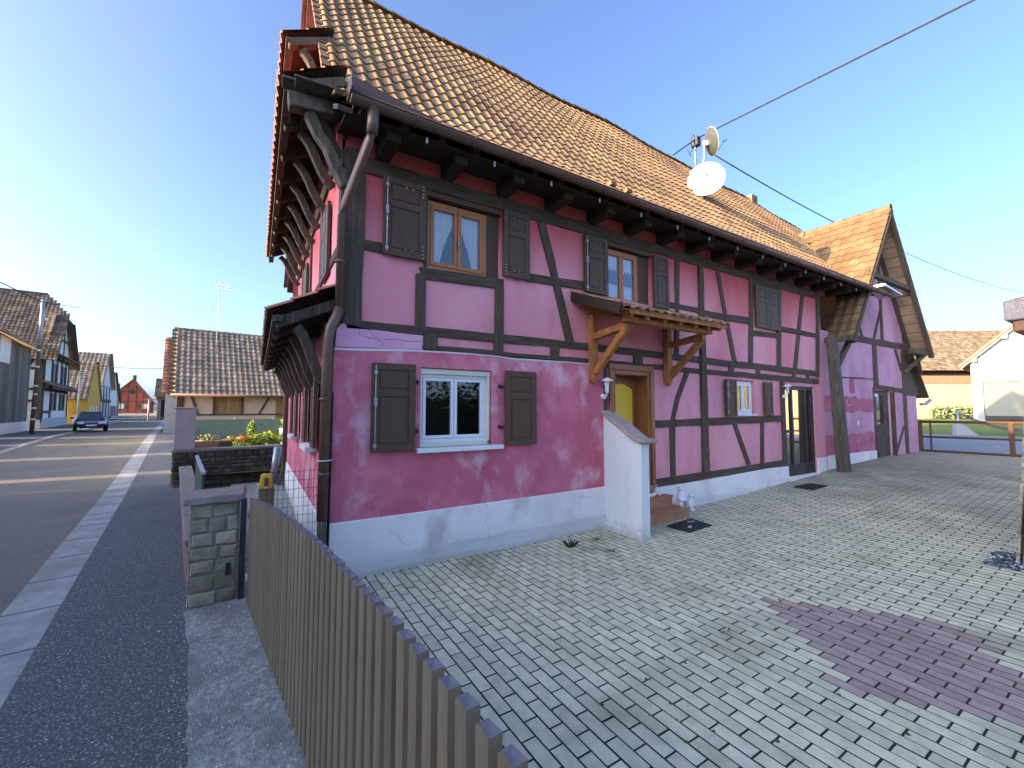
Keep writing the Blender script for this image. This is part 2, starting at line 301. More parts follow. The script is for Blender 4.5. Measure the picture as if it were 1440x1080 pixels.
sheet('sidewalk', [-.83, -.3, .25], frange(-12, 80, 1.0), .02, 'pave_as', TS)
# worn concrete apron in front of the gate (uneven outer edge)
mb = MB(); vs = []; fs = []; aa = frange(-6, 5.3, .12)
for i, a in enumerate(aa):
    b0 = .14+.015*math.sin(a*1.7)+random.uniform(-.012,.012)
    for b in (b0, b0+.05, .45, .80):
        p = W(b, a); vs.append((p.x, p.y, .032+random.uniform(-.002, .002)-(.008 if b == b0 else 0)))
for i in range(len(aa)-1):
    for j in range(3): q = i*4+j; fs.append((q, q+1, q+5, q+4))
mb.add(vs, fs, smooth=True); mb.build('concrete_apron', 'apron', kind='structure')
sheet('left_pavement', frange(-8.6, -5.42, 1.2), frange(8, 130, 1.0), .03, 'pave_as', TS)
mb = MB()
for a in frange(8, 129, 1.0):
    p = W(-5.5, a); q = W(-5.34, a+.985); z0 = zab(-5.4, a)
    m2 = MB(TS)
    mb.add([W(-5.5, a, z0-.03), W(-5.34, a, z0-.03), W(-5.34, a+.985, z0-.03), W(-5.5, a+.985, z0-.03), W(-5.5, a, z0+.07), W(-5.34, a, z0+.07), W(-5.34, a+.985, z0+.07), W(-5.5, a+.985, z0+.07)],
           [(3, 2, 1, 0), (4, 5, 6, 7), (0, 1, 5, 4), (1, 2, 6, 5), (2, 3, 7, 6), (3, 0, 4, 7)])
mb.build('left_kerb', 'kerb', kind='structure')
# ---- courtyard paving: real pavers
sheet('paving_bed', frange(-1.2, 21, 1.0), frange(-9, 1.2, .8), .004, 'joint')
mb = MB(); PW, PL = .1055, .263; g = .0062; bv = .0032; ang = R(.6); ca, sa = math.cos(ang), math.sin(ang)
def gate_x(y):    # x of the gate line at world y
    return -0.735+(y+.37)*(-.128/.9918)
def flat(x, y): return x*ca-y*sa, x*sa+y*ca
i0 = int(-1.0/PW); i1 = int(20.6/PW)
for i in range(i0, i1):
    for j in range(-26, 4):
        x0 = i*PW; y0 = j*PL+(i % 2)*PL/2
        cx, cy = x0+PW/2, y0+PL/2; wx, wy = flat(cx, cy)
        if wy > .12 or wy < -6.4 or wx < gate_x(wy)+.09 or wx > 20.4: continue
        if wy > -.12 and (wx < 4.3 or wx > 5.4): pass
        z = zg(wx, wy)+.012+random.uniform(-.0015, .0015); tz = random.uniform(-.002, .002)
        gl = .0065; o = [(x0+g, y0+gl), (x0+PW-g, y0+gl), (x0+PW-g, y0+PL-gl), (x0+g, y0+PL-gl)]
        inn = [(x0+g+bv, y0+gl+bv), (x0+PW-g-bv, y0+gl+bv), (x0+PW-g-bv, y0+PL-gl-bv), (x0+g+bv, y0+PL-gl-bv)]
        vs = []
        for (x, y) in o: X, Y = flat(x, y); vs.append((X, Y, z-.012))
        for (x, y) in o: X, Y = flat(x, y); vs.append((X, Y, z-.0025))
        for q, (x, y) in enumerate(inn): X, Y = flat(x, y); vs.append((X, Y, z+(tz if q < 2 else -tz)*.5))
        red = abs(wx-3.83)/.97+abs(wy+4.0)/1.08 < 1
        rr = random.random()**(2.2 if random.random() < .12 else .8)
        mb.add(vs, [(8, 9, 10, 11)]+[(4+k, 4+(k+1) % 4, 8+(k+1) % 4, 8+k) for k in range(4)], mi=1 if red else 0, rnd=rr)
        mb.add(vs[:8], [(k, (k+1) % 4, 4+(k+1) % 4, 4+k) for k in range(4)], mi=2)
mb.build('courtyard_paving', ['paver', 'paverred', 'joint'], kind='structure')
sheet('gravel_yard', frange(-1.25, .1, .3), frange(.0, 8.2, .5), .012, 'gravel')
sheet('garden_soil', frange(-2.5, 9, 1), frange(8.2, 19, 1), .3, 'lawn')
sheet('lawn', frange(24, 62, 2), frange(-14, 16, 2), .02, 'lawn')
sheet('gravel_road', frange(20.6, 33, 1.5), frange(-14, 12, 2), .03, 'gravelroad')
# ------------------------------------------------------------------ roof tiles
def tiles(mb, pos, nu, ns, uw, sg, amp=.02, seg=7, lip=.022, keep=None, prof=None, mi=0, stag=0):
    """pos(u, s, h) -> point; nu columns of width uw, ns rows of gauge sg (s measured up the slope)."""
    for j in range(ns):
        for i in range(nu):
            u0 = i*uw+(stag*(j % 2)*uw/2); s0 = j*sg
            if keep and not keep(u0+uw/2, s0+sg/2): continue
            jit = random.uniform(-.004, .004); vs = []; fs = []
            lo = []; up = []
            for k in range(seg+1):
                t = k/seg; h = amp*(.5-.5*math.cos(2*math.pi*t)) if prof is None else prof(t)
                du = u0+uw*1.0*t
                lo.append((du, s0-.02+jit, h+lip)); up.append((du, s0+sg, h))
            n = seg+1
            vs = [pos(*p) for p in lo]+[pos(*p) for p in up]
            mb.add(vs, [(k, k+1, n+k+1, n+k) for k in range(seg)], smooth=True, mi=mi, rnd=(rr := random.random()))
            l2 = [pos(a, b, c-lip-.004) for a, b, c in lo]
            mb.add([pos(*p) for p in lo]+l2, [(k+1, k, n+k, n+k+1) for k in range(seg)], mi=mi, rnd=rr*.6)
# ------------------------------------------------------------------ generic wall with openings in local x,z plane (outward -y)
def wall(mb, x0, x1, z0, z1, y, holes=(), depth=.22, mi=0):
    xs = sorted({x0, x1, *[h[0] for h in holes], *[h[1] for h in holes]}); zs = sorted({z0, z1, *[h[2] for h in holes], *[h[3] for h in holes]})
    for i in range(len(xs)-1):
        for j in range(len(zs)-1):
            cx = (xs[i]+xs[i+1])/2; cz = (zs[j]+zs[j+1])/2
            if any(h[0] < cx < h[1] and h[2] < cz < h[3] for h in holes): continue
            mb.quad((xs[i], y, zs[j]), (xs[i+1], y, zs[j]), (xs[i+1], y, zs[j+1]), (xs[i], y, zs[j+1]), mi=mi)
    for a, b, c, d in holes:
        mb.quad((a, y, c), (b, y, c), (b, y+depth, c), (a, y+depth, c), mi=mi); mb.quad((a, y+depth, d), (b, y+depth, d), (b, y, d), (a, y, d), mi=mi)
        mb.quad((a, y, c), (a, y+depth, c), (a, y+depth, d), (a, y, d), mi=mi); mb.quad((b, y+depth, c), (b, y, c), (b, y, d), (b, y+depth, d), mi=mi)
def window(parent, T, x0, x1, z0, z1, y, m='white', fw=.045, curtain=None, inner='room', glass='glass', sash=True, sill=None, cross=0):
    mb = MB(T); yf, yb = y, y+.06
    mb.box(x0, x1, yf, yb, z0, z0+fw); mb.box(x0, x1, yf, yb, z1-fw, z1)
    mb.box(x0, x0+fw, yf, yb, z0+fw, z1-fw); mb.box(x1-fw, x1, yf, yb, z0+fw, z1-fw)
    xm = (x0+x1)/2; halves = [(x0+fw, xm), (xm, x1-fw)] if sash else [(x0+fw, x1-fw)]
    panes = []
    for a, b in halves:
        a += .004; b -= .004; c, d = z0+fw+.004, z1-fw-.004; f2 = fw*.95; yy = y+.012
        mb.box(a, b, yy-.02, yy+.04, c, c+f2); mb.box(a, b, yy-.02, yy+.04, d-f2, d)
        mb.box(a, a+f2, yy-.02, yy+.04, c+f2, d-f2); mb.box(b-f2, b, yy-.02, yy+.04, c+f2, d-f2)
        for q in range(cross):
            zz = c+(d-c)*(q+1)/(cross+1); mb.box(a+f2, b-f2, yy-.015, yy+.03, zz-.012, zz+.012)
        panes.append((a+f2, b-f2, c+f2, d-f2))
    wn = mb.build('window', m, parent, bevel=.004)
    for a, b, c, d in panes:
        g_ = MB(T); g_.quad((a, y+.015, c), (b, y+.015, c), (b, y+.015, d), (a, y+.015, d)); g_.build('pane', glass, wn)
    bk = MB(T); d0, d1 = y+.07, y+.9
    bk.quad((x0, d1, z0), (x1, d1, z0), (x1, d1, z1), (x0, d1, z1)); bk.quad((x0, d0, z0), (x0, d1, z0), (x0, d1, z1), (x0, d0, z1))
    bk.quad((x1, d0, z0), (x1, d1, z0), (x1, d1, z1), (x1, d0, z1)); bk.quad((x0, d0, z1), (x1, d0, z1), (x1, d1, z1), (x0, d1, z1)); bk.quad((x0, d0, z0), (x1, d0, z0), (x1, d1, z0), (x0, d1, z0))
    bk.build('interior', inner, wn)
    if curtain:
        cu = MB(T)
        for (a, b, c, d), side in zip(panes, (0, 1)):
            nn = 18; vs = []; fs = []
            for i in range(nn+1):
                t = i/nn; x = a+(b-a)*t; yy = y+.055+.010*math.sin(t*26)
                if curtain == 'tied':
                    tt = t if side == 0 else 1-t; lo = c+(d-c)*(.0 if tt < .35 else ((tt-.35)/.65)**.75*.78)
                    top = d
                elif curtain == 'valance':
                    lo = d-(d-c)*(.34+.05*math.cos(t*25)); top = d
                else: lo = c; top = d
                vs += [(x, yy, lo), (x, yy, top)]
            fs = [(2*i, 2*i+2, 2*i+3, 2*i+1) for i in range(nn)]
            cu.add(vs, fs, smooth=True)
            if curtain == 'tied':
                for i in range(2, nn, 2):
                    p = vs[2*i]; cu.lathe((p[0], p[1]-.008, p[2]), [(0, 0), (.014, .004), (0, .008)], n=6, axis=(0, 1, 0))
            if curtain == 'valance': cu.quad((a, y+.056, c), (b, y+.056, c), (b, y+.056, c+(d-c)*.33), (a, y+.056, c+(d-c)*.33))
        cu.build('curtain', 'lace', wn)
    if sill:
        sl = MB(T); sl.box(*sill); sl.build('sill', 'white', wn, bevel=.006)
    return wn
def shutter(parent, T, x0, x1, z0, z1, y=-.035, bolt=0, m='shutter', hinge=0, mid=.66, slats=False):
    mb = MB(T); f = min(.085, (x1-x0)*.18); t = .03
    mb.box(x0, x1, y-t, y, z0, z1)
    zm = z0+(z1-z0)*mid
    for a, b, c, d in ((x0, x1, z0, z0+f), (x0, x1, z1-f, z1), (x0, x0+f, z0+f, z1-f), (x1-f, x1, z0+f, z1-f), (x0+f, x1-f, zm-f/2, zm+f/2)):
        mb.box(a, b, y-t-.014, y-t-.0005, c, d)
    for c, d in ((z0+f, zm-f/2), (zm+f/2, z1-f)):
        e = .022; mb.box(x0+f+e, x1-f-e, y-t-.010, y-t-.0004, c+e, d-e)
    s = mb.build('shutter', m, parent, bevel=.004)
    if bolt:
        bb = MB(T); bx = x0+f*.5 if bolt > 0 else x1-f*.5; yy = y-t-.028
        bb.tube([(bx, yy, z0+.02), (bx, yy, z1-.03)], .0075, n=6)
        for zz, r in ((z0+.08, .02), (z1-.12, .02)): bb.box(bx-r, bx+r, yy-.006, yy+.014, zz-.02, zz+.02)
        zz = z0+(z1-z0)*.56; bb.box(bx-.018, bx+.018, yy-.012, yy+.014, zz-.05, zz+.05); bb.box(bx-.008, bx+.008, yy-.03, yy-.012, zz-.07, zz+.03)
        bb.build('bolt', 'galv', s, bevel=.003)
    if hinge:
        bb = MB(T); xh = x1-.02 if hinge > 0 else x0+.02; xi = xh-hinge*.16
        for zc in (z0+.1, z1-.1):
            for k in range(4): bb.lathe((xh-hinge*.02, y-t-.014, zc+(k-1.5)*.05), [(.011, 0), (.011, -.006), (0, -.009)], n=8, axis=(0, 1, 0))
            for k in range(2): bb.lathe((xi-hinge*k*.09, y-t-.014, zc), [(.011, 0), (.011, -.006), (0, -.009)], n=8, axis=(0, 1, 0))
        bb.build('hinge_studs', 'galv', s)
    return s
I4 = Matrix.Identity(4)
# ================================================================== MAIN HOUSE
house = thing('half_timbered_house', 'large pink half-timbered house with dark brown beams, long brown tiled roof and satellite dishes above', 'house', (0, 0, 0))
# facade upper part (x .1..12.5) and right ground floor (5.5..12.5); windows cut
mb = MB()
H1 = [(1.16, 2.31, 3.93, 4.98), (4.47, 5.63, 3.98, 4.98), (8.30, 9.10, 1.88, 2.66), (10.40, 11.95, .34, 2.60), (4.52, 5.51, .62, 2.78)]
wall(mb, .1, 12.5, 2.8, 5.5, 0, [h for h in H1 if h[2] > 2.7])
wall(mb, 4.34, 12.5, .3, 2.8, 0, [(8.30, 9.10, 1.88, 2.66), (10.40, 11.95, .34, 2.60), (4.52, 5.51, .62, 2.78)], depth=.3)
mb.quad((0.0, 7.2, .3), (0.0, 0, .3), (0.0, 0, 3.0), (0.0, 7.2, 3.0)); mb.quad((0.1, 7.2, 2.9), (0.1, 0, 2.9), (0.1, 0, 5.7), (0.1, 7.2, 5.7))
mb.add([(.1, -.15, 5.6), (.1, 7.35, 5.6), (.1, 3.6, 10.5)], [(0, 1, 2)])
mb.quad((12.5, 0, .3), (12.5, 7.2, .3), (12.5, 7.2, 5.5), (12.5, 0, 5.5)); mb.quad((12.5, 7.2, 0), (0, 7.2, 0), (0, 7.2, 5.6), (12.5, 7.2, 5.6))
mb.build('upper_wall', 'pink', house)
# ground floor render at left, slightly proud with uneven top lip
top = [(0.0, 2.73), (.35, 2.745), (.75, 2.77), (1.12, 2.78), (1.7, 2.79), (2.2, 2.785), (2.52, 2.765), (3.0, 2.77), (3.61, 2.775), (4.34, 2.77)]
mb = MB(); Yp = -.035
wall(mb, 0.0, 4.34, .0, 2.73, Yp, [(1.09, 2.16, 1.50, 2.56)], depth=.26)
vs = []; 
for x, z in top: vs += [(x, Yp, 2.73), (x, Yp, max(z, 2.7301)), (x, Yp+.05, z+.012)]
mb.add(vs, [f for i in range(len(top)-1) for f in ((3*i, 3*i+3, 3*i+4, 3*i+1), (3*i+1, 3*i+4, 3*i+5, 3*i+2))])
mb.quad((-.0, Yp, 0), (-.0, Yp, 2.74), (-.03, .2, 2.74), (-.03, .2, 0)); mb.quad((4.34, Yp, 0), (4.34, .1, 0), (4.34, .1, 2.78), (4.34, Yp, 2.78))
GW = [(1.05, 1.75, 1.5, 2.55), (3.9, 4.6, 1.5, 2.55)]
m2 = MB(Matrix.Translation((-.03, 7.2, 0)) @ Matrix.Rotation(R(-90), 4, 'Z'))
wall(m2, 0, 7.2, 0, 3.0, 0, [(7.2-b, 7.2-a, c, d) for a, b, c, d in GW])
mb.v += m2.v and [] ; o_ = len(mb.v); mb.v += m2.v; mb.f += [[o_+i for i in f] for f in m2.f]; mb.r += m2.r; mb.mi += m2.mi; mb.sm += m2.sm
mb.build('ground_floor_wall', 'rasp', house)
mb = MB(); vs = []
for x, z in top: h = random.uniform(.012, .028); vs += [(x, Yp-.006, z-h), (x, Yp-.012, z), (x, Yp+.04, z+.014)]
mb.add(vs, [f for i in range(len(top)-1) for f in ((3*i, 3*i+3, 3*i+4, 3*i+1), (3*i+1, 3*i+4, 3*i+5, 3*i+2))], smooth=True)
mb.build('plaster_lip', 'lip', house)
mb = MB(); mb.prism([(0.03, 2.75), (1.12, 2.79), (1.13, 2.985), (.75, 2.99), (.33, 3.02), (.2, 3.05), (.1, 3.04), (.04, 2.95)], -.03, .1)
mb.build('plaster_patch', 'lav', house, bevel=.012)
mb = MB()
mb.prism([(-.02, -.1), (4.36, -.1), (4.36, .70), (2.5, .69), (1.2, .68), (-.02, .68)], -.06, .02)
mb.box(-.055, .0, -.058, 7.22, -.1, .66)
mb.prism([(5.3, -.1), (10.42, -.1), (10.42, .62), (9.5, .63), (7.0, .57), (5.3, .55)], -.05, .05)
mb.box(11.98, 12.5, -.03, .05, 0, .72); mb.box(10.42, 11.98, -.10, .25, .1, .345)
mb.build('plinth', 'plinth', house, bevel=.012)
mb = MB()
for pth in ([(.42, 2.99), (.46, 2.93), (.52, 2.90), (.55, 2.86), (.60, 2.84), (.58, 2.80)], [(.60, 2.88), (.75, 2.90), (.95, 2.89), (1.12, 2.91)], [(.3, 3.0), (.31, 2.92), (.42, 2.89), (.55, 2.87)]): mb.tube([(x, -.032, z) for x, z in pth], .0018, n=4)
mb.build('plaster_cracks', 'black', house)
# timbers measured on the facade
post = [[(0.08,5.25),(0.34,5.28),(0.33,3.04),(0.13,3.02)],[(1.01,3.81),(1.15,3.83),(1.15,3.05),(1.01,3.05)],[(2.22,3.83),(2.36,3.84),(2.36,3.02),(2.21,3.02)],
 [(6.36,5.08),(6.48,5.08),(6.38,3.07),(6.27,3.07)],[(7.08,5.08),(7.22,5.09),(7.26,0.71),(7.05,0.70)],[(9.02,5.08),(9.17,5.09),(9.02,3.05),(8.87,3.06)],
 [(10.29,5.08),(10.43,5.09),(10.28,3.02),(10.11,3.03)],[(10.22,2.73),(10.40,2.72),(10.40,0.76),(10.22,0.75)],[(9.29,1.74),(9.41,1.74),(9.35,0.75),(9.23,0.75)],[(12.31,5.25),(12.48,5.25),(12.25,2.87),(12.09,2.86)]]
rail = [[(0.34,4.13),(0.59,4.13),(0.59,4.00),(0.34,4.00)],[(1.07,3.91),(2.36,3.95),(2.36,3.80),(1.07,3.75)],[(2.78,4.12),(3.97,4.18),(3.97,4.03),(2.78,3.99)],
 [(6.05,4.12),(7.10,4.12),(7.10,4.01),(6.05,4.01)],[(7.18,4.09),(9.00,4.13),(8.99,3.98),(7.17,3.97)],[(9.07,3.85),(10.24,3.88),(10.23,3.76),(9.06,3.72)],
 [(10.36,4.07),(12.25,4.07),(12.24,3.96),(10.35,3.95)],[(0.15,3.10),(3.62,3.12),(3.62,3.00),(0.15,2.98)],[(3.62,3.12),(12.24,3.04),(12.22,2.90),(3.62,3.00)],
 [(1.10,2.86),(3.61,2.86),(3.61,2.79),(1.10,2.80)],[(3.61,2.86),(12.22,2.83),(12.21,2.69),(3.61,2.78)],[(5.53,1.80),(10.24,1.86),(10.24,1.71),(5.53,1.66)],
 [(5.50,0.70),(10.40,0.78),(10.40,0.62),(5.50,0.56)],[(0.05,5.20),(12.46,5.26),(12.44,5.04),(0.05,5.0)],[(9.14,5.03),(10.43,5.03),(10.42,4.94),(9.13,4.92)]]
brace = [[(2.98,4.99),(3.14,5.01),(3.32,4.45),(3.39,4.16),(3.71,3.12),(3.54,3.12),(3.25,4.16)],[(7.72,5.01),(7.85,5.01),(8.09,4.06),(8.39,3.08),(8.23,3.09),(7.96,4.06)],
 [(11.46,5.03),(11.61,5.03),(11.08,3.04),(10.90,3.05)],[(6.59,2.77),(6.72,2.76),(6.39,2.22),(6.24,1.85),(6.21,0.68),(6.08,0.68),(6.07,1.67),(6.26,2.22)],[(8.15,1.72),(8.29,1.72),(8.82,0.77),(8.67,0.76)]]
joist = [[(1.12,3.03),(1.32,3.03),(1.32,2.80),(1.12,2.80)],[(2.20,3.03),(2.35,3.03),(2.35,2.80),(2.20,2.80)],[(3.23,3.03),(3.40,3.03),(3.39,2.80),(3.22,2.80)],
 [(5.11,3.03),(5.34,3.03),(5.33,2.84),(5.11,2.84)],[(8.09,3.03),(8.25,3.03),(8.24,2.80),(8.08,2.80)],[(9.17,3.0),(9.32,3.0),(9.30,2.8),(9.15,2.8)],[(10.87,3.0),(10.97,3.0),(10.95,2.8),(10.85,2.8)],[(11.57,3.0),(11.68,3.0),(11.66,2.8),(11.55,2.8)]]
def rough(q, n=5, j=.011):
    out = []
    for i in range(len(q)):
        a, b = q[i], q[(i+1) % len(q)]; L_ = math.hypot(b[0]-a[0], b[1]-a[1]); k = max(1, int(L_/.45))
        nx, nz = -(b[1]-a[1])/max(L_, .01), (b[0]-a[0])/max(L_, .01)
        for t in range(k):
            e = random.uniform(-j, j) if L_ > .5 and t > 0 else 0
            out.append((a[0]+(b[0]-a[0])*t/k+nx*e, a[1]+(b[1]-a[1])*t/k+nz*e))
    return out
for nm, lst, y0, m in (('timber_post', post, -.034, 'timber'), ('timber_rail', rail, -.030, 'timberh'), ('timber_brace', brace, -.025, 'timber'), ('joist_end', joist, -.04, 'timber')):
    for q in lst:
        mb = MB(); yy = y0-(.018 if (nm == 'timber_post' and q[0][0] > 7 and q[0][0] < 7.2) else 0); mb.prism(rough(q)[::-1], yy, .02); mb.build(nm, m, house, bevel=.006)
mb = MB(); mb.box(4.36, 4.44, -.02, .1, .6, 2.8); mb.build('timber_post', 'timber', house)
peg = MB()
for x, z in ((.22, 4.06), (1.08, 3.86), (2.29, 3.88), (3.32, 4.1), (1.08, 3.06), (2.28, 3.06), (3.62, 3.06), (7.15, 4.05), (7.2, 3.0), (7.2, 1.75), (9.1, 4.05), (9.32, 1.78), (6.2, 1.74), (8.1, 4.03), (10.3, 3.8), (10.3, 2.8), (11.2, 4.0), (6.4, 4.06)):
    for dx, dz in ((-.03, .02), (.03, -.02)): peg.lathe((x+dx, -.03, z+dz), [(.011, 0), (.011, -.014), (0, -.016)], n=6, axis=(0, 1, 0))
peg.build('timber_pegs', 'oldwood', house)
# gable timbers
mb = MB(); mb.box(.06, .12, .0, 7.2, 5.35, 5.6); mb.box(.07, .12, 0, 7.2, 3.0, 3.16); mb.box(.075, .12, 0, 7.2, 4.0, 4.12); mb.build('gable_rail', 'timber', house)
for y in (.02, 1.9, 3.5, 5.2, 6.95):
    mb = MB(); mb.box(.065, .12, y, y+.2, 3.0, 5.5); mb.build('gable_post', 'timber', house)
mb = MB(); mb.box(-.09, .0, 7.12, 7.32, 0, 3.2); mb.build('corner_post', 'timber', house)
mb = MB()
for pth in ([(2.05, .69), (2.1, .55), (2.04, .43), (2.12, .3), (2.08, .12)], [(3.6, .66), (3.7, .6), (3.95, .57), (4.2, .6)], [(.7, .5), (.82, .44), (.86, .33), (.97, .28)], [(1.5, .3), (1.62, .26), (1.7, .16)]): mb.tube([(x+random.uniform(-.01, .01), -.0615, z) for x, z in pth], .0013, n=4)
mb.build('plinth_cracks', 'mortard', house)
# windows
w1 = window(house, I4, 1.17, 2.10, 3.93, 4.90, .05, 'orwood', .055, curtain='tied', glass='glass')
mb = MB(); mb.tube([(1.635, .012, 4.30), (1.635, .012, 4.40)], .012, n=6); mb.build('handle', 'galv', w1)
mb = MB(); mb.box(2.10, 2.31, .06, .12, 3.93, 4.98); mb.box(1.12, 2.31, -.03, .05, 4.92, 4.99); mb.box(1.12, 1.165, -.02, .1, 3.9, 4.98); mb.build('window_jamb', 'shutter', house)
w2 = window(house, I4, 4.47, 5.32, 3.92, 4.90, .05, 'orwood', .05, curtain='valance')
mb = MB(); mb.box(5.32, 5.63, .06, .12, 3.95, 4.98); mb.box(4.44, 5.64, -.03, .05, 4.92, 4.99); mb.build('window_jamb', 'shutter', house)
w3 = window(house, I4, 1.10, 2.10, 1.56, 2.48, .05, 'white', .045, sill=(1.03, 2.30, -.14, .03, 1.44, 1.50))
mb = MB(); mb.box(1.10, 2.15, .0, .06, 2.48, 2.55); mb.box(2.10, 2.14, -.0, .06, 1.52, 2.48); mb.box(1.10, 2.14, .0, .10, 1.50, 1.56); mb.build('roller_box', 'cream', w3, bevel=.004)
w4 = window(house, I4, 8.32, 9.06, 1.90, 2.64, .05, 'white', .05, sill=(8.28, 9.12, -.05, .03, 1.86, 1.90))
shutter(house, I4, .56, 1.12, 3.98, 5.01, bolt=1, hinge=1); shutter(house, I4, 2.33, 2.80, 3.99, 5.01, hinge=-1)
shutter(house, I4, 3.92, 4.45, 3.99, 4.98, bolt=1, hinge=1); shutter(house, I4, 5.65, 6.07, 3.94, 4.96)
shutter(house, I4, 9.17, 9.70, 3.93, 4.93); shutter(house, I4, 9.71, 10.25, 3.93, 4.93)
shutter(house, I4, .45, 1.0, 1.48, 2.58, y=-.07, bolt=1); shutter(house, I4, 2.35, 2.89, 1.48, 2.57, y=-.07)
shutter(house, I4, 7.83, 8.22, 1.86, 2.66, y=-.06, bolt=1); shutter(house, I4, 9.40, 9.74, 1.87, 2.65, y=-.04)
mb = MB()
for x, z in ((1.04, 2.36), (1.04, 1.72), (2.28, 2.34), (2.28, 1.75)):
    mb.lathe((x, -.035, z), [(.028, 0), (.028, -.02), (.012, -.025), (.012, -.05), (0, -.052)], n=8, axis=(0, 1, 0))
    mb.beam((x, -.075, z), (x+(-.06 if x < 2 else .06), -.075, z-.005), .012, .03)
mb.build('shutter_hinges', 'steel', house)
# gable windows: sills, shutters
TG = Matrix.Translation((-.03, 0, 0)) @ Matrix.Rotation(R(-90), 4, 'Z')       # local x = -Y
for a, b in ((1.05, 1.75), (3.9, 4.6)):
    window(house, TG, -b, -a, 1.5, 2.55, .06, 'white', .05, sill=(-b-.08, -a+.08, -.14, .03, 1.42, 1.49))
    shutter(house, TG, -b-.06-.36, -b-.06, 1.5, 2.56, y=-.04); shutter(house, TG, -a+.06, -a+.42, 1.5, 2.56, y=-.04)
TG2 = Matrix.Translation((.1, 0, 0)) @ Matrix.Rotation(R(-90), 4, 'Z')
for a, b in ((1.0, 1.7), (4.0, 4.7)):
    shutter(house, TG2, -b, -(a+b)/2, 3.95, 5.0, y=-.02, m='shutter'); shutter(house, TG2, -(a+b)/2, -a, 3.95, 5.0, y=-.02)
# front door
dr = thing
mb = MB(); mb.box(4.50, 4.60, -.06, .32, .62, 2.72); mb.box(5.42, 5.52, -.06, .32, .62, 2.72); mb.box(4.60, 5.42, -.06, .32, 2.62, 2.74)
mb.box(4.45, 5.57, -.09, -.05, 2.70, 2.80); mb.box(4.45, 4.54, -.09, -.062, .62, 2.70); mb.box(5.48, 5.57, -.09, -.062, .62, 2.70); mb.box(5.405, 5.42, .05, .3, .75, 2.5)
df = mb.build('door_frame', 'doorwood', house, bevel=.008)
mb = MB(); mb.box(4.60, 5.42, .24, .30, .62, 2.62)
arch = [(4.70+.62*t, 2.38+.10*math.sin(math.pi*t)) for t in [i/10 for i in range(11)]]
mb.prism([(4.66, 1.0), (4.70, 1.0), (4.70, 2.38), (4.66, 2.42)][::-1], .215, .24); mb.prism([(5.32, 1.0), (5.36, 1.0), (5.36, 2.42), (5.32, 2.38)][::-1], .215, .24)
mb.prism(([(x, z) for x, z in arch]+[(x, z+.05) for x, z in arch[::-1]]), .21, .24)
dl = mb.build('door', 'doorwood', house, bevel=.005)
mb = MB(); mb.prism(([(4.70, 1.0), (5.32, 1.0)]+arch[::-1]), .225, .238); mb.build('door_pane', 'yellow', dl)
mb = MB(); mb.tube([(4.66, .2, 1.75), (4.66, .16, 1.75), (4.74, .16, 1.75)], .012, n=6); mb.build('handle', 'galv', dl)
# glazed side door
mb = MB(); f = .09
mb.box(10.42, 11.93, .02, .10, 2.50, 2.60); mb.box(10.42, 10.51, .02, .10, .345, 2.50); mb.box(11.84, 11.93, .02, .10, .345, 2.50)
mb.box(10.80, 10.87, .02, .09, .345, 2.50); mb.box(11.50, 11.57, .02, .09, .345, 2.50)
mb.box(10.51, 10.80, .03, .08, .345, .62); mb.box(10.87, 11.50, .03, .08, .345, .62); mb.box(11.57, 11.84, .03, .08, .345, .62); mb.box(10.51, 10.80, .035, .08, 1.42, 1.49)
gd = mb.build('glass_door', 'steel', house, bevel=.006)
for a, b in ((10.51, 10.80), (10.87, 11.50), (11.57, 11.84)):
    mb = MB(); mb.quad((a, .06, .62), (b, .06, .62), (b, .06, 2.5), (a, .06, 2.5)); mb.build('pane', 'glassr', gd)
mb = MB(); mb.quad((10.42, .9, .3), (11.93, .9, .3), (11.93, .9, 2.6), (10.42, .9, 2.6)); mb.quad((10.42, .1, .34), (11.93, .1, .34), (11.93, .9, .34), (10.42, .9, .34)); mb.build('interior', 'room', gd)
mb = MB(); mb.tube([(10.84, 0, 1.30), (10.84, -.03, 1.30), (10.84, -.03, 1.42)], .014, n=6); mb.build('handle', 'white', gd)
# ---- roof
PR = [(-.66, 5.43), (-.30, 5.66), (.1, 6.02), (.45, 6.37), (.71, 6.68), (1.3, 7.52), (3.6, 10.75)]
acc = [0]
for i in range(1, len(PR)): acc.append(acc[-1]+math.dist(PR[i-1], PR[i]))
Ltot = acc[-1]
def prof_at(s):
    s_ = min(max(s, -.2), Ltot+.2); i = 0
    while i < len(PR)-2 and s_ > acc[i+1]: i += 1
    t = (s_-acc[i])/(acc[i+1]-acc[i]); y = PR[i][0]+(PR[i+1][0]-PR[i][0])*t; z = PR[i][1]+(PR[i+1][1]-PR[i][1])*t
    dy, dz = PR[i+1][0]-PR[i][0], PR[i+1][1]-PR[i][1]; l = math.hypot(dy, dz); return y, z, -dz/l, dy/l
def sag(u): return -.78*(max(0, u-4)/16)**1.4 + .03*math.sin(u*.9)
def roof_f(u, s, h):
    y, z, ny, nz = prof_at(s); k = min(1, max(0, s)/Ltot); return (u-.05, y+ny*h, z+nz*h+sag(u)*k*k+.03*k*math.sin(u*1.7+s))
def wingz(x): return 8.34-1.36*abs(x-16.1)
def keep_main(u, s):
    p = roof_f(u, s, 0); return not (p[0] > 12.9 and p[2] < wingz(p[0])-.02 and p[1] > -.6) and not (p[0] > 14.1 and p[1] < .35)
mb = MB(); tiles(mb, roof_f, 99, int(Ltot/.318),   .205, .318, amp=.05, seg=8, lip=.026, keep=keep_main)
rf = mb.build('roof', 'tile', house)
mb = MB()         # rear slope and deck under the tiles
vs = []; us = frange(0, 20.2, 1)
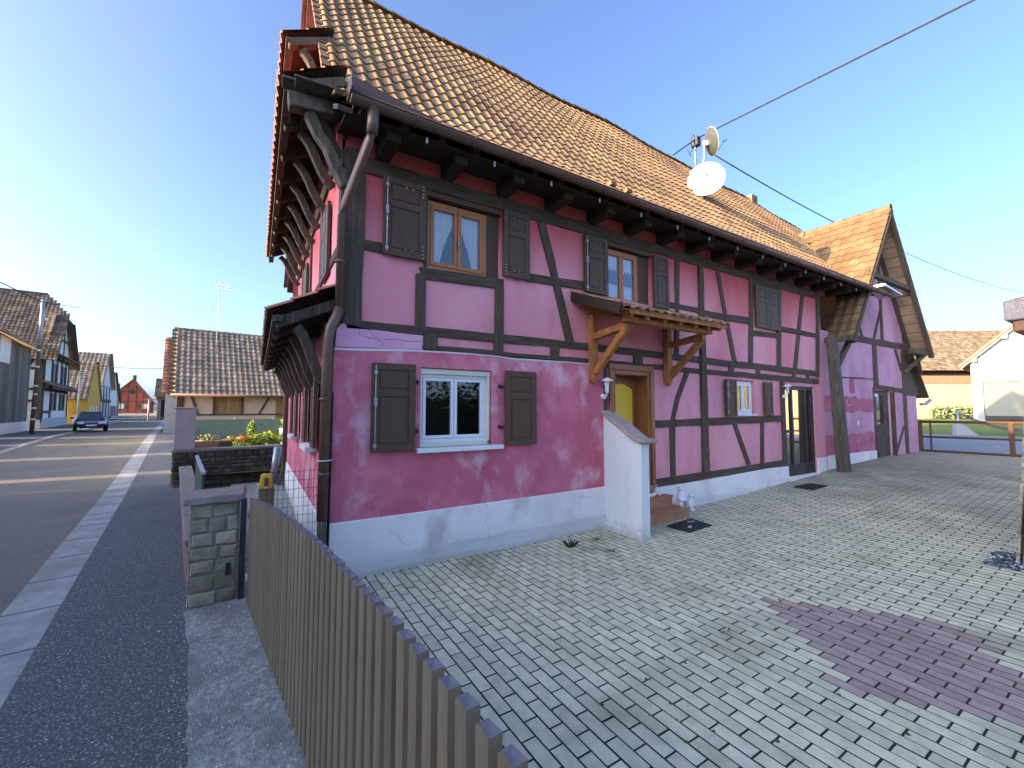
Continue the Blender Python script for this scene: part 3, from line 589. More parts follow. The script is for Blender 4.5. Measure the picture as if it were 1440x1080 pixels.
for u in us:
    for s in (0.05, 1.0, acc[4], Ltot-.05): vs.append(roof_f(u, s, -.06))
fs = [(4*i+j, 4*i+j+1, 4*i+j+5, 4*i+j+4) for i in range(0, len(us)-1) for j in range(3) if us[i] < 13.2 or j == 2]
mb.add(vs, fs)
mb.build('roof_boards', 'soffit', rf)
mb = MB()
def roof_b(u, s, h): p = roof_f(u, s, h); return (p[0], 7.2-p[1], p[2])
mb2 = MB(); tiles(mb2, lambda u, s, h: roof_b(20.1-u, s, h), 50, int(Ltot/.318), .405, .318, amp=.03, seg=3)
mb2.build('rear_tiles', 'tile', rf)
mb = MB()
for i in range(50):
    u = i*.4; p = roof_f(u, Ltot, .02); q = roof_f(u+.42, Ltot, .02)
    vs = []
    for (pp, rr) in ((p, .115), (q, .095)):
        for k in range(7): a = math.pi*k/6; vs.append((pp[0], 3.6+rr*1.25*math.cos(a), pp[2]-.04+rr*math.sin(a)))
    mb.add(vs, [(k, k+1, k+8, k+7) for k in range(6)], smooth=True)
mb.build('ridge_tiles', 'tile', rf)
# verge boards and verge tiles at the left gable
mb = MB()
for i in range(22):
    s = .1+i*.318
    if s > Ltot: break
    p, q = roof_f(0, s-.02, .045), roof_f(0, min(s+.33, Ltot), .02)
    mb.beam((-.07, p[1], p[2]-.03), (-.07, q[1], q[2]-.03), .04, .11, up=(1, 0, 0), rnd=random.random())
mb.build('verge_tiles', 'tileor', rf)
mb = MB()
for a, b in zip(PR[:-1], PR[1:]):
    mb.beam((-.02, a[0], a[1]-.14), (-.02, b[0], b[1]-.14), .05, .16, up=(1, 0, 0)); mb.beam((-.02, 7.2-a[0], a[1]-.12), (-.02, 7.2-b[0], b[1]-.12), .05, .18, up=(1, 0, 0))
mb.build('verge_board', 'oldwood', rf)
# gutter and fascia
mb = MB(); n = 9; gv = []; xs = frange(.02, 15.2, .5); gz = 5.40; gy_ = -.74
for x in xs:
    for k in range(n+1):
        a = math.pi+math.pi*k/n; gv.append((x, gy_+.078*math.cos(a), gz+.078*math.sin(a)+.01*math.sin(x*.5)))
    for k in range(n, -1, -1):
        a = math.pi+math.pi*k/n; gv.append((x, gy_+.072*math.cos(a), gz+.072*math.sin(a)+.01*math.sin(x*.5)))
m_ = 2*(n+1); fs = [(i*m_+k, (i+1)*m_+k, (i+1)*m_+(k+1) % m_, i*m_+(k+1) % m_) for i in range(len(xs)-1) for k in range(m_)]
mb.add(gv, fs, smooth=True)
mb.tube([(.02, gy_-.08, gz+.005), (15.2, gy_-.08, gz+.005)], .010, n=6)
for x in (.02, 15.2): mb.lathe((x, gy_, gz), [(0, 0), (.076, 0), (.076, .01), (0, .01)], n=18, axis=(1, 0, 0))
mb.box(.0, .02, -.90, -.60, 5.40, 5.58)
mb.prism([(0.02, 5.41), (1.3, 5.41), (1.3, 5.46), (.02, 5.66)], -.72, -.71)
gt = mb.build('gutter', 'gutter', house)
mb = MB()
for x in frange(.75, 14.8, .78):
    pts = [(x, gy_+.086*math.cos(a), gz+.086*math.sin(a)) for a in [math.pi+math.pi*k/8 for k in range(9)]]
    mb = MB(); mb.tube([(x, gy_-.085, gz+.02)]+pts+[(x, gy_+.085, gz+.03)], .008, n=5); mb.build('gutter_bracket', 'gutter', gt)
mb = MB(); mb.prism([(14.3, 5.50), (15.6, 5.40), (15.6, 5.44), (14.3, 5.56)], -.9, -.35); mb.build('flashing', 'zinc', gt)
# downpipe
mb = MB()
mb.tube([(.26, -.74, 5.36), (.26, -.74, 5.22), (.255, -.73, 5.06)], .062, n=12)
mb.tube([(.255, -.73, 5.10), (.235, -.69, 5.0), (.085, -.16, 4.46), (.06, -.10, 4.33), (.06, -.09, 3.15)], .052, n=12)
mb.tube([(.06, -.09, 3.2), (.03, -.11, 3.1), (-.04, -.14, 2.95), (-.06, -.13, 2.8), (-.075, -.12, .75)], .058, n=12)
for z in (3.75, 2.1, 1.25): mb.lathe((.06 if z > 3 else -.07, -.09 if z > 3 else -.12, z), [(.054, 0), (.066, .005), (.066, .03), (.054, .035)], n=12)
dp = mb.build('downpipe', 'gutter', house)
mb = MB(); mb.tube([(-.075, -.12, .75), (-.075, -.12, .1)], .05, n=10); mb.build('pipe_shoe', 'oldwood', dp)
mb = MB(); mb.tube([(-.14, -.14, 1.42), (-.07, -.19, 1.42), (0, -.14, 1.42), (.04, -.06, 1.42)], .006, n=5); mb.build('pipe_strap', 'white', dp)
mb = MB(); mb.tube([(.03, -.075, 3.0), (.0, -.075, 2.6), (-.005, -.075, .3)], .012, n=6); mb.tube([(.01, -.10, 2.2), (.0, -.10, .4)], .010, n=6); mb.build('cable_conduit', 'black', house)
mb = MB(); mb.tube([(-.08, 7.05, 3.3), (-.10, 6.95, 1.3), (-.10, 6.95, .5), (-.20, 6.85, .1)], .055, n=10); mb.build('rear_downpipe', 'oldwood', house)
# eaves: rafters/joists projecting with small hooks, red infill between
for i, x in enumerate(frange(.55, 13.9, .95)):
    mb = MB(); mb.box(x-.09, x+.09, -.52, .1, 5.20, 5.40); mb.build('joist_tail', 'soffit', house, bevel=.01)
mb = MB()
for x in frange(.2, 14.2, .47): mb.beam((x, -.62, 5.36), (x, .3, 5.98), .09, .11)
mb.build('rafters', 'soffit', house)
mb = MB()
for x in frange(.9, 14.0, .95): mb = MB(); mb.box(x, x+.028, -.66, -.645, 5.22, 5.29); mb.build('gutter_hook', 'galv', house)
mb = MB()
mb.box(.0, 13.4, .02, .1, 5.2, 5.44); mb.build('eaves_wall', 'pink', house)
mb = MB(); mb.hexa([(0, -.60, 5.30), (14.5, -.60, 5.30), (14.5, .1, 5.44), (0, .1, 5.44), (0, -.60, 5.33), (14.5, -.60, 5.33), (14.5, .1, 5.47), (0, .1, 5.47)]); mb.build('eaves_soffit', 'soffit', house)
# pent roofs on the left gable
def pent(zo, y0, y1, zi, xo=-.62, brk=True, name='gable_pent_roof'):
    sl = math.hypot(-xo+.1, zi-zo); ux, uz = (-xo+.1)/sl, (zi-zo)/sl
    def pp(u, s, h): return (xo+ux*s-uz*h, y1-u if False else y0+u, zo+uz*s+ux*h)
    mb = MB(); nu = int((y1-y0)/.205); tiles(mb, lambda u, s, h: pp(u, s, h), nu, 2 if sl < .8 else 3, .205, sl/(2 if sl < .8 else 3), amp=.045, seg=8)
    p = mb.build(name, 'tilered', house)
    mb = MB(); mb.beam((xo+.05, y0, zo-.085), (xo+.05, y1, zo-.085), .035, .07); mb.beam((xo+.10, y0+.02, zo-.07), (xo+.10, y1, zo-.07), .07, .07); mb.build('eaves_board', 'oldwood', p)
    mb = MB(); mb.quad((xo+.02, y0, zo-.02), (xo+.02, y1, zo-.02), (.1, y1, zi-.03), (.1, y0, zi-.03)); mb.build('soffit_boards', 'soffit', p)
    y = y0+(.06 if zo > 4 else .14)
    while y < y1 and brk:
        mb = MB(); e = Vector((xo+.06, y, zo-.12)); mb.beam(e, (.08, y, zi-.22), .11, .12)
        n = 7; pts = []
        for k in range(n+1):
            t = k/n; x = xo*.58*(1-t)+(.07 if zo > 4 else -.05)*t; z = (zo-.14)*(1-t)+(zo-.78)*t+.09*math.sin(t*2*math.pi)*.6
            pts.append(Vector((x, y, z)))
        for a, b in zip(pts[:-1], pts[1:]): mb.beam(a, b+(b-a)*.08, .10, .11)
        mb.build('curved_bracket', 'timber', p, bevel=.012); y += .78
    return p
pent(5.9, -.02, 6.95, 6.32); pent(7.5, 1.3, 5.95, 7.9, xo=-.58); pent(3.10, -.06, 7.0, 3.52, xo=-.66)
mb = MB(); mb.beam((-.55, -.12, 5.52), (.1, -.12, 5.60), .16, .17); mb.beam((-.62, -.16, 5.70), (.1, -.2, 5.73), .2, .035); mb.beam((-.5, -.3, 5.66), (.1, -.34, 5.66), .2, .03)
mb.build('gable_beam', 'oldwood', house, bevel=.012)
pts = [Vector((-.33, -.1, 5.46)), Vector((-.22, -.1, 5.24)), Vector((-.12, -.1, 5.12)), Vector((-.02, -.1, 4.9)), Vector((.08, -.08, 4.72))]
mb = MB()
for a, b in zip(pts[:-1], pts[1:]): mb.beam(a, b+(b-a)*.1, .13, .12)
mb.build('gable_brace', 'oldwood', house, bevel=.015)
p = roof_f(15.9, Ltot-.25, 0); mb = MB(); mb.box(p[0]-.2, p[0]+.2, p[1]-.05, p[1]+.4, p[2]-.1, p[2]+.36); mb.build('roof_vent', 'tileold', rf)
mb = MB()
for (u, s) in ((4.8, 1.15), (5.1, 1.0)):
    p = roof_f(u, s, .05); mb = MB(); mb.box(p[0], p[0]+.14, p[1]-.08, p[1]+.1, p[2], p[2]+.07); mb.build('slipped_tile', 'tilered', rf)
# ================================================================== BARN WING (right)
wing = thing('barn_wing', 'mauve pink half-timbered barn with steep orange tiled gable roof at the yard end', 'barn', (12.5, 0, 0))
mb = MB(); wall(mb, 12.5, 18.6, .2, 4.2, 0, [(16.02, 17.2, .44, 2.62)], depth=.25)
mb.add([(12.5, 0, 4.2), (18.6, 0, 4.2), (18.6, 0, 4.7), (16.1, 0, 8.1), (13.2, 0, 4.2+.0)], [(0, 1, 2, 3, 4)])
mb.quad((18.6, 0, .2), (18.6, 4, .2), (18.6, 4, 4.3), (18.6, 0, 4.3)); mb.build('wall', 'wingpink', wing)
def irreg(x0, x1, z0, z1, j=.05):
    n = 12; bot = [(x0+(x1-x0)*i/n, z0+random.uniform(-j, j)*(0 < i < n)) for i in range(n+1)]; tp = [(x0+(x1-x0)*i/n, z1+random.uniform(-j, j)) for i in range(n, -1, -1)]
    return bot+tp
mb = MB(); mb.prism(irreg(12.5, 15.95, 1.92, 2.36), -.006, .01); mb.prism(irreg(12.5, 15.95, .74, 1.30), -.006, .01)
mb.prism([(14.15, 2.5), (14.5, 2.48), (14.52, 2.85), (14.35, 2.98), (14.16, 2.88)], -.006, .01); mb.build('paint_band', 'wingred', wing)
mb = MB(); mb.prism([(12.6, .1), (15.96, .1), (15.97, .73), (12.6, .74)], -.03, .02); mb.prism([(15.9, .3), (18.3, .3), (18.3, .46), (15.9, .46)], -.2, .02); mb.build('plinth', 'plinth', wing, bevel=.01)
mb = MB(); mb.prism(irreg(18.62, 19.75, .3, 2.5, .0), .02, .3); mb.build('side_wall', 'wingpink', wing)
WT = dict(timber_rail=[[(13.6,4.25),(19.0,4.31),(19.0,4.1),(13.6,4.05)], [(15.91,2.81),(18.40,2.72),(18.40,2.58),(15.91,2.66)], [(13.0,2.95),(15.96,2.98),(15.96,2.95),(13.0,2.92)]],
  timber_post=[[(15.96,4.06),(16.24,4.06),(16.27,2.8),(15.94,2.8)],[(18.39,4.06),(18.66,4.08),(18.63,0.42),(18.36,0.42)],[(16.72,6.9),(16.9,6.9),(16.88,4.3),(16.70,4.28)],[(15.83,2.7),(15.97,2.7),(15.97,.45),(15.83,.45)]],
  timber_brace=[[(14.73,5.1),(14.89,5.1),(15.28,4.27),(15.12,4.26)],[(16.70,5.3),(16.8,5.2),(16.21,4.29),(16.04,4.27)],[(17.8,4.05),(17.96,4.05),(18.45,3.38),(18.30,3.30)],[(18.25,1.45),(18.37,1.40),(17.5,0.49),(17.36,0.5)]])
for nm, l in WT.items():
    for q in l:
        mb = MB(); mb.prism(rough(q)[::-1], -.03 if nm == 'timber_post' else -.024, .02); mb.build(nm, 'timber', wing, bevel=.006)
mb = MB(); mb.box(16.02, 16.12, .05, .14, .46, 2.6); mb.box(16.9, 17.2, .05, .14, .46, 2.6); mb.box(16.12, 16.9, .05, .14, 2.45, 2.6); mb.box(16.12, 16.9, .06, .12, .46, 1.45); mb.box(16.12, 16.9, .05, .125, 1.45, 1.52)
dd = mb.build('door', 'oldwood', wing, bevel=.006)
mb = MB(); mb.quad((16.12, .09, 1.52), (16.9, .09, 1.52), (16.9, .09, 2.45), (16.12, .09, 2.45)); mb.build('pane', 'glassr', dd)
mb = MB(); mb.quad((16.0, .6, .4), (17.2, .6, .4), (17.2, .6, 2.6), (16.0, .6, 2.6)); mb.build('interior', 'room', dd)
mb = MB(); mb.box(17.21, 17.27, -.11, .0, .48, 2.58); mb.build('open_leaf', 'timber', wing)
mb = MB(); mb.lathe((15.92, -.03, 2.45), [(.05, 0), (.05, -.05), (.02, -.06), (0, -.06)], n=10, axis=(0, 1, 0)); mb.box(14.58, 14.66, -.02, .01, 1.55, 1.67); mb.build('switch_box', 'white', wing)
mb = MB(); mb.tube([(13.9, -.015, 2.28), (13.9, -.02, 2.14), (14.25, -.02, 2.13)], .008, n=5); mb.build('bent_wire', 'white', wing)
SLW = math.hypot(3.25, 3.25*1.36); cw, sw = 3.25/SLW, 3.25*1.36/SLW
def wl(u, s, h): x = 12.85+cw*s-sw*h; return (x, 3.6-u if False else -.62+u, 3.92+sw*s+cw*h)
def wr(u, s, h): x = 19.35-cw*s+sw*h; return (x, -.62+u, 3.92+sw*s+cw*h)
def zmain(y):
    if y < PR[0][0]: return 0
    for a, b in zip(PR[:-1], PR[1:]):
        if y <= b[0]: return a[1]+(b[1]-a[1])*(y-a[0])/(b[0]-a[0])
    return 99
def keepl(u, s):
    x, y, z = wl(u, s, 0); zm = zmain(y); return (z > zm-.12) if z > 5.4 else (y < .1)
mb = MB(); tiles(mb, wl, 18, 18, .23, SLW/18, amp=.045, seg=6, lip=.032, keep=keepl)
wrf = mb.build('roof', 'tileor', wing)
mb = MB(); tiles(mb, wr, 18, 18, .23, SLW/18, amp=.028, seg=6, lip=.026); mb.build('right_slope', 'tile', wrf)
mb = MB()
mb.quad(wr(.02, .05, -.05), wr(.02, SLW, -.05), wr(4.5, SLW, -.05), wr(4.5, .05, -.05)); mb.build('under_tiles', 'tiled', wrf)
mb = MB()
for fn in (wl, wr):
    for k in range(15): s = .25+k*.36; mb = MB(); mb.beam(fn(.03, s, -.03), fn(.62, s, -.03), .05, .04); mb.build('batten', 'timber', wrf)
for fn in (wl, wr):
    for off in (.05, .58):
        mb = MB(); mb.beam(fn(off, -.05, -.11), fn(off, SLW+.0, -.11), .09, .13, up=(0, 1, 0)); mb.build('barge_board' if off < .3 else 'rafter', 'timber', wrf)
mb = MB()
for i in range(9): y = -.62+i*.4; mb.lathe((16.1, y, 8.33), [(.13, 0), (.11, .42)], n=12, axis=(0, 1, 0))
mb.build('ridge_tiles', 'tileor', wrf)
for x, z in ((14.6, 6.05), (17.6, 6.05)): pass
mb = MB(); mb.beam((14.3, -.5, 6.0), (17.9, -.5, 6.0), .12, .14); mb.build('collar_beam', 'timber', wing)
mb = MB(); mb.beam((17.8, -.45, 3.95), (19.2, -.45, 3.95), .14, .16); mb.beam((18.5, -.02, 3.3), (18.9, -.5, 3.9), .1, .12); mb.beam((18.9, -.3, 3.9), (19.15, -.3, 3.3), .08, .08); mb.build('eaves_beam', 'timber', wing)
mb = MB(); mb.beam((12.75, -.62, 3.92), (12.75, .2, 3.92), .12, .14); mb.beam((12.72, -.3, 3.25), (13.6, -.3, 4.05), .11, .12); mb.build('left_eaves_beam', 'timber', wing)
mb = MB(); mb.hexa([(12.40, -.50, .25), (12.70, -.50, .25), (12.70, -.26, .25), (12.40, -.26, .25), (12.26, -.40, 3.95), (12.50, -.40, 3.95), (12.50, -.2, 3.95), (12.26, -.2, 3.95)])
mb.build('leaning_post', 'oldwood', wing, bevel=.02)
mb = MB(); mb.prism([(18.64, 2.5), (20.15, 2.5), (18.64, 4.05)], -.0, .3); 
mb.build('board_cladding', 'oldwood', wing)
mb = MB(); mb.beam((18.66, -.02, 4.12), (20.28, -.02, 2.44), .36, .05, up=(0, 0, 1)); mb.build('side_roof', 'timber', wing)
mb = MB(); mb.tube([(20.0, -.3, 2.35), (19.85, -.2, 2.2), (19.8, -.05, 2.2)], .05, n=8); mb.build('pipe_elbow', 'galv', wing)
# ================================================================== PORCH, STEPS, CANOPY
t = thing('parapet_wall', 'white rendered parapet wall with sloping sandstone coping beside the front door steps', 'wall', (4.4, -.4, 0))
mb = MB()
pf = [(-.02, 1.93), (-.40, 1.72), (-.76, 1.49), (-.88, 1.47)]
vs = []; ys = [-.02, -.40, -.76, -.84]; zs = [1.93, 1.71, 1.49, 1.47]
for x in (4.33, 4.52):
    for y, z in zip(ys, zs): vs += [(x, y, 0), (x, y, z)]
fs = [(2*i, 2*i+1, 2*i+3, 2*i+2) for i in range(3)]+[(8+2*i, 8+2*i+2, 8+2*i+3, 8+2*i+1) for i in range(3)]+[(2*i+1, 2*i+9, 2*i+11, 2*i+3) for i in range(3)]+[(6, 7, 15, 14), (0, 8, 9, 1)]
mb.add(vs, fs); mb.prismz([(4.26, -.02), (4.33, -.02), (4.33, -.86), (4.30, -.84)], -.05, .12); mb.build('wall', 'whitewall', t, bevel=.012)
mb = MB(); pts = [(4.425, .0, 1.97), (4.425, -.40, 1.75), (4.425, -.77, 1.525), (4.425, -.97, 1.515)]
for a, b in zip(pts[:-1], pts[1:]): mb.beam(a, b, .31, .055)
mb.build('coping', 'coping', t, bevel=.012)
t = thing('entrance_steps', 'terracotta tiled steps leading up to the front door', 'steps', (5.2, -.2, 0))
for (x1, y0, z0, z1) in ((6.02, -.43, 0, .22), (5.84, -.22, .22, .43), (5.62, -.06, .43, .62)):
    mb = MB(); mb.box(4.54, x1, y0, .02, max(z0, .0), z1-.03); mb.box(4.535, x1+.02, y0-.02, .02, z1-.028, z1)
    if z0 == .43: mb.box(4.60, 5.42, .0, .3, .45, .62)
    mb.build('step', 'terra', t, bevel=.006)
t = thing('door_canopy', 'honey brown wooden canopy with small tiled roof over the front door', 'canopy', (5, -.4, 3.4))
for x in (4.07, 5.97):
    mb = MB(); mb.box(x-.06, x+.06, -.14, -.025, 2.50, 3.62); mb.lathe((x, -.08, 2.50), [(.0, -.06), (.05, -.04), (.058, 0)], n=8); mb.build('post', 'canwood', t, bevel=.01)
    mb = MB(); mb.beam((x, -.12, 3.22), (x, -.86, 3.30), .10, .11); mb.build('tie', 'canwood', t, bevel=.01)
    mb = MB(); mb.beam((x+.003, -.13, 2.62), (x+.003, -.84, 3.26), .095, .11); mb.build('brace', 'canwood', t, bevel=.01)
mb = MB(); mb.box(3.95, 6.12, -.93, -.80, 3.335, 3.42); mb.box(3.95, 6.12, -.14, -.03, 3.62, 3.74); mb.build('purlin', 'canwood', t, bevel=.008)
for x in (4.0, 4.35, 4.75, 5.15, 5.55, 5.9, 6.2):
    mb = MB(); mb.beam((x, .0, 3.80), (x, -1.02, 3.42), .085, .09); mb.build('rafter', 'canwood', t, bevel=.006)
mb = MB(); mb.hexa([(3.75, -1.06, 3.46), (6.38, -1.06, 3.46), (6.38, .0, 3.86), (3.75, .0, 3.86), (3.75, -1.06, 3.48), (6.38, -1.06, 3.48), (6.38, .0, 3.88), (3.75, .0, 3.88)]); mb.box(3.9, 6.3, -1.075, -1.05, 3.42, 3.50); mb.build('boards', 'canwood', t)
mb = MB(); sl = math.hypot(1.08, .41); tiles(mb, lambda u, s, h: (3.72+u, -1.08+s*1.08/sl-h*.41/sl, 3.49+s*.41/sl+h*1.08/sl), 13, 4, .205, sl/4, amp=.035, seg=7); mb.build('tiles', 'tile', t)
mb = MB(); mb.beam((3.68, -1.1, 3.46), (3.68, .0, 3.88), .04, .15); mb.build('side_board', 'soffit', t)
mb = MB(); mb.beam((3.68, -1.12, 3.55), (3.68, .0, 3.97), .06, .02); mb.build('board_cap', 'tileold', t)
# wall lamps
def wall_lamp(x, y, z, label, s=1.0):
    t = thing('wall_lamp', label, 'lamp', (x, y, z), 'white wall lamps beside the doors')
    mb = MB(); mb.lathe((x, y, z), [(.045*s, 0), (.045*s, -.05), (.02*s, -.06), (0, -.06)], n=12, axis=(0, 1, 0)); mb.tube([(x, y-.04, z), (x, y-.10, z+.02), (x, y-.11, z+.08)], .014*s, n=8); mb.build('bracket', 'white', t)
    mb = MB(); mb.lathe((x, y-.11, z+.07), [(.03*s, 0), (.035*s, .1*s), (.05*s, .18*s), (.055*s, .2*s)], n=14); mb.build('lamp_body', 'lightglass', t)
    mb = MB(); mb.lathe((x, y-.11, z+.07+.19*s), [(.10*s, 0), (.095*s, .018), (.03*s, .06*s), (0, .065*s)], n=18); mb.build('lamp_shade', 'white', t)
wall_lamp(4.31, -.04, 2.22, 'white upward wall lamp on raspberry render beside the yellow front door')
wall_lamp(10.30, -.03, 2.32, 'small white wall lamp above the glazed side door', .9)
# door mats
mb = MB(); pts = [(5.20, -.60), (5.20, -1.02), (5.88, -.98), (5.95, -.52)]
mz = zg(5.5, -.8)+.016; mb.prismz(pts, mz, mz+.02); 
mt = mb.build('doormat', 'black', None, bevel=.004); tag(mt, 'black rubber doormat on the pavers in front of the terracotta steps', 'doormat')
mb = MB()
for cx, cy in ((5.42, -.88), (5.47, -.84), (5.70, -.66), (5.78, -.68)): mb.prismz([(cx+.05*math.cos(a), cy+.022*math.sin(a)) for a in [k*math.pi/4 for k in range(8)]], mz+.0205, mz+.023)
mb.build('mat_print', 'whitewall', mt)
z = zg(10.1, -.6)+.014
mb = MB(); mb.box(9.75, 10.5, -.85, -.45, z, z+.02); 
for k in range(14): mb.box(9.78+k*.05, 9.80+k*.05, -.83, -.47, z+.0205, z+.025)
o = mb.build('scraper_mat', 'black', None); tag(o, 'dark ribbed mat lying below the glazed side door', 'doormat')
# figurines (small white plaster garden statues) : skinned bodies
def skin_body(name, m, parent, verts, edges, root=0, sub=2):
    me = bpy.data.meshes.new(name); off = Vector((0, 0, 0)); p = parent
    while p is not None: off += p.location; p = p.parent
    me.from_pydata([Vector(v[:3])-off for v in verts], edges, []); o = bpy.data.objects.new(name, me); scn.collection.objects.link(o)
    if parent: o.parent = parent
    sk = o.modifiers.new('skin', 'SKIN'); sk.use_smooth_shade = True
    for i, v in enumerate(verts): me.skin_vertices[0].data[i].radius = (v[3], v[3]); me.skin_vertices[0].data[i].use_root = (i == root)
    ssf = o.modifiers.new('sub', 'SUBSURF'); ssf.levels = sub; ssf.render_levels = sub
    me.materials.append(M[m]); return o
def P3(c, l): return [(c[0]+a, c[1]+b, c[2]+d, r) for a, b, d, r in l]
c = (6.38, -.22, zg(6.38, -.2)+.012)
t = thing('garden_figurine', 'white plaster child figurine in a drooping cap standing on the pavers', 'figurine', c, 'white plaster figurines by the steps')
skin_body('body', 'plaster', t, P3(c, [(0, 0, .12, .05), (0, 0, .17, .045), (0, 0, .205, .03), (0, -.01, .26, .055), (-.05, 0, .17, .02), (-.085, -.02, .12, .018), (.05, 0, .17, .02), (.085, -.02, .12, .018), (-.03, 0, .07, .025), (-.035, -.01, .02, .024), (-.04, -.05, .015, .02), (.03, 0, .07, .025), (.035, -.01, .02, .024), (.04, -.05, .015, .02)]),
          [(0, 1), (1, 2), (2, 3), (1, 4), (4, 5), (1, 6), (6, 7), (0, 8), (8, 9), (9, 10), (0, 11), (11, 12), (12, 13)])
skin_body('cap', 'plaster', t, P3(c, [(-.05, 0, .29, .03), (0, .01, .325, .045), (.05, .01, .29, .03), (.085, .01, .22, .02), (.09, 0, .18, .018)]), [(0, 1), (1, 2), (2, 3), (3, 4)], root=1)
mb = MB()
for s in (-.02, .02): mb.lathe((c[0]+s-.008, c[1]-.06, c[2]+.265), [(.008, 0), (0, -.006)], n=8, axis=(.4, 1, 0))
mb.lathe((c[0]-.012, c[1]-.066, c[2]+.25), [(.007, 0), (0, -.008)], n=8, axis=(.4, 1, 0)); mb.build('face', 'black', t)
c = (5.93, -.33, .22)
t = thing('garden_figurine', 'plump white plaster figurine holding a bundle, standing on the lowest terracotta step', 'figurine', c, 'white plaster figurines by the steps')
skin_body('body', 'plaster', t, P3(c, [(0, 0, .06, .075), (0, 0, .14, .075), (0, 0, .20, .06), (-.01, -.01, .25, .045), (-.02, -.01, .30, .06), (-.075, -.03, .17, .028), (-.05, -.09, .13, .025), (.07, -.02, .17, .028), (.05, -.08, .12, .025), (-.04, -.03, .01, .035), (.04, -.03, .01, .035)]),
          [(0, 1), (1, 2), (2, 3), (3, 4), (2, 5), (5, 6), (2, 7), (7, 8), (0, 9), (0, 10)])
skin_body('hat', 'plaster', t, P3(c, [(-.07, 0, .335, .02), (-.01, .0, .35, .04), (.05, .01, .33, .03)]), [(0, 1), (1, 2)], root=1)
skin_body('bundle', 'galv', t, P3(c, [(.01, -.085, .05, .03), (.01, -.10, .10, .04), (.01, -.09, .14, .025)]), [(0, 1), (1, 2)], root=1)
c = (5.45, -.13, .43)
t = thing('garden_figurine', 'small white reclining cherub figurine on the second step by the parapet wall', 'figurine', c, 'white plaster figurines by the steps')
skin_body('body', 'plaster', t, P3(c, [(-.08, 0, .03, .035), (.0, 0, .035, .035), (.05, 0, .09, .032), (.065, -.01, .13, .02), (.07, -.015, .17, .038), (.10, -.02, .05, .014), (.13, -.03, .008, .014), (.02, -.04, .10, .013), (-.02, -.05, .12, .012), (-.14, 0, .03, .025), (-.19, -.01, .02, .02)]),
          [(0, 1), (1, 2), (2, 3), (3, 4), (2, 5), (5, 6), (2, 7), (7, 8), (0, 9), (9, 10)])
c = (6.55, -.02, .56)
# ================================================================== SATELLITE DISHES, MAST, CABLES
def dish(name, label, c, axis, r, armlen, face, base):
    t = thing(name, label, 'satellite dish', c, 'satellite dishes on the roof'); c = Vector(c); d = Vector(axis).normalized()
    mb = MB(); pr_ = [(r*k/8, .28*r*(k/8)**2) for k in range(9)]
    mb.lathe(c, pr_, n=36, axis=d); mb.lathe(c-d*.012, [(r*k/8, .28*r*(k/8)**2) for k in range(8, -1, -1)], n=36, axis=d); mb.build('reflector', face, t)
    mb = MB(); n = 36; up = Vector((0, 0, 1)); a = d.cross(up).normalized(); b = a.cross(d); ring = [c+d*.28*r+(a*math.cos(2*math.pi*k/n)+b*math.sin(2*math.pi*k/n))*r for k in range(n+1)]
    mb.tube(ring, .012, n=6, cap=False); mb.build('rim', 'dish', t)
    lo = c-b*r*.98+d*.25*r if b.z > 0 else c+b*r*.98+d*.25*r; tip = c+d*armlen+(-Vector((0, 0, 1))*.10)
    mb = MB(); mb.tube([lo, tip], .014, n=8); mb.build('arm', 'galv', t)
    mb = MB(); mb.lathe(tip, [(.0, -.05), (.03, -.05), (.035, .0), (.028, .05), (0, .05)], n=12, axis=d); mb.build('receiver', 'galv', t)
    mb = MB(); mb.beam(c-d*.01, c-d*.14, .10, .16); mb.tube([c-d*.12+Vector((0, 0, .12)), c-d*.12-Vector((0, 0, .2)), Vector(base)], .024, n=8); mb.build('bracket', 'galv', t); return t
dish('satellite_dish', 'large white satellite dish facing the yard, lower one on the tiled roof', (9.62, 1.40, 8.26), (-.80, -.58, .06), .47, .50, 'dish', (9.85, 1.62, 7.95))
dish('satellite_dish', 'tilted grey satellite dish seen from behind above the white one', (10.62, 1.95, 10.02), (.79, -.56, .30), .40, .52, 'dishb', (10.5, 2.1, 8.75))
t = thing('roof_mast', 'thin steel mast with wire brackets at the roof ridge behind the dishes', 'mast', (12.0, 3.3, 10.3))
mb = MB(); mb.tube([(12.05, 3.35, 10.2), (12.05, 3.35, 11.5)], .035, n=8); mb.build('pole', 'galv', t)
mb = MB(); mb.tube([(12.05, 3.35, 11.35), (11.9, 3.3, 11.5), (11.75, 3.3, 11.3), (11.8, 3.3, 10.9), (11.6, 3.3, 10.7)], .012, n=6); mb.tube([(12.05, 3.35, 11.0), (11.7, 3.3, 11.15), (11.5, 3.3, 10.9), (11.75, 3.3, 10.65)], .010, n=6)
mb.box(11.95, 12.15, 3.2, 3.45, 11.15, 11.45); mb.build('cable_loops', 'steel', t)
def cable(name, label, pts, r, sagv=0):
    mb = MB(); path = []
    for (a, b) in zip(pts[:-1], pts[1:]):
        a, b = Vector(a), Vector(b)
        for k in range(12): t_ = k/12; path.append(a.lerp(b, t_)-Vector((0, 0, sagv*4*t_*(1-t_))))
    path.append(Vector(pts[-1])); mb.tube(path, r, n=6); o = mb.build(name, 'black', None); tag(o, label, 'cable'); return o
cable('overhead_cable', 'thick cable running from the roof mast up to the top right corner', [(10.9, 3.40, 10.50), (12.05, 3.3, 11.42), (13.54, -4.2, 11.62), (14.5, -9, 11.7)], .026)
cable('overhead_cable', 'thin cable running from the dishes behind the barn gable to the right edge', [(12.36, 2.9, 10.75), (41.26, 5.73, 13.9), (69.21, 3.9, 14.49), (103, .79, 15.8)], .022, .35)
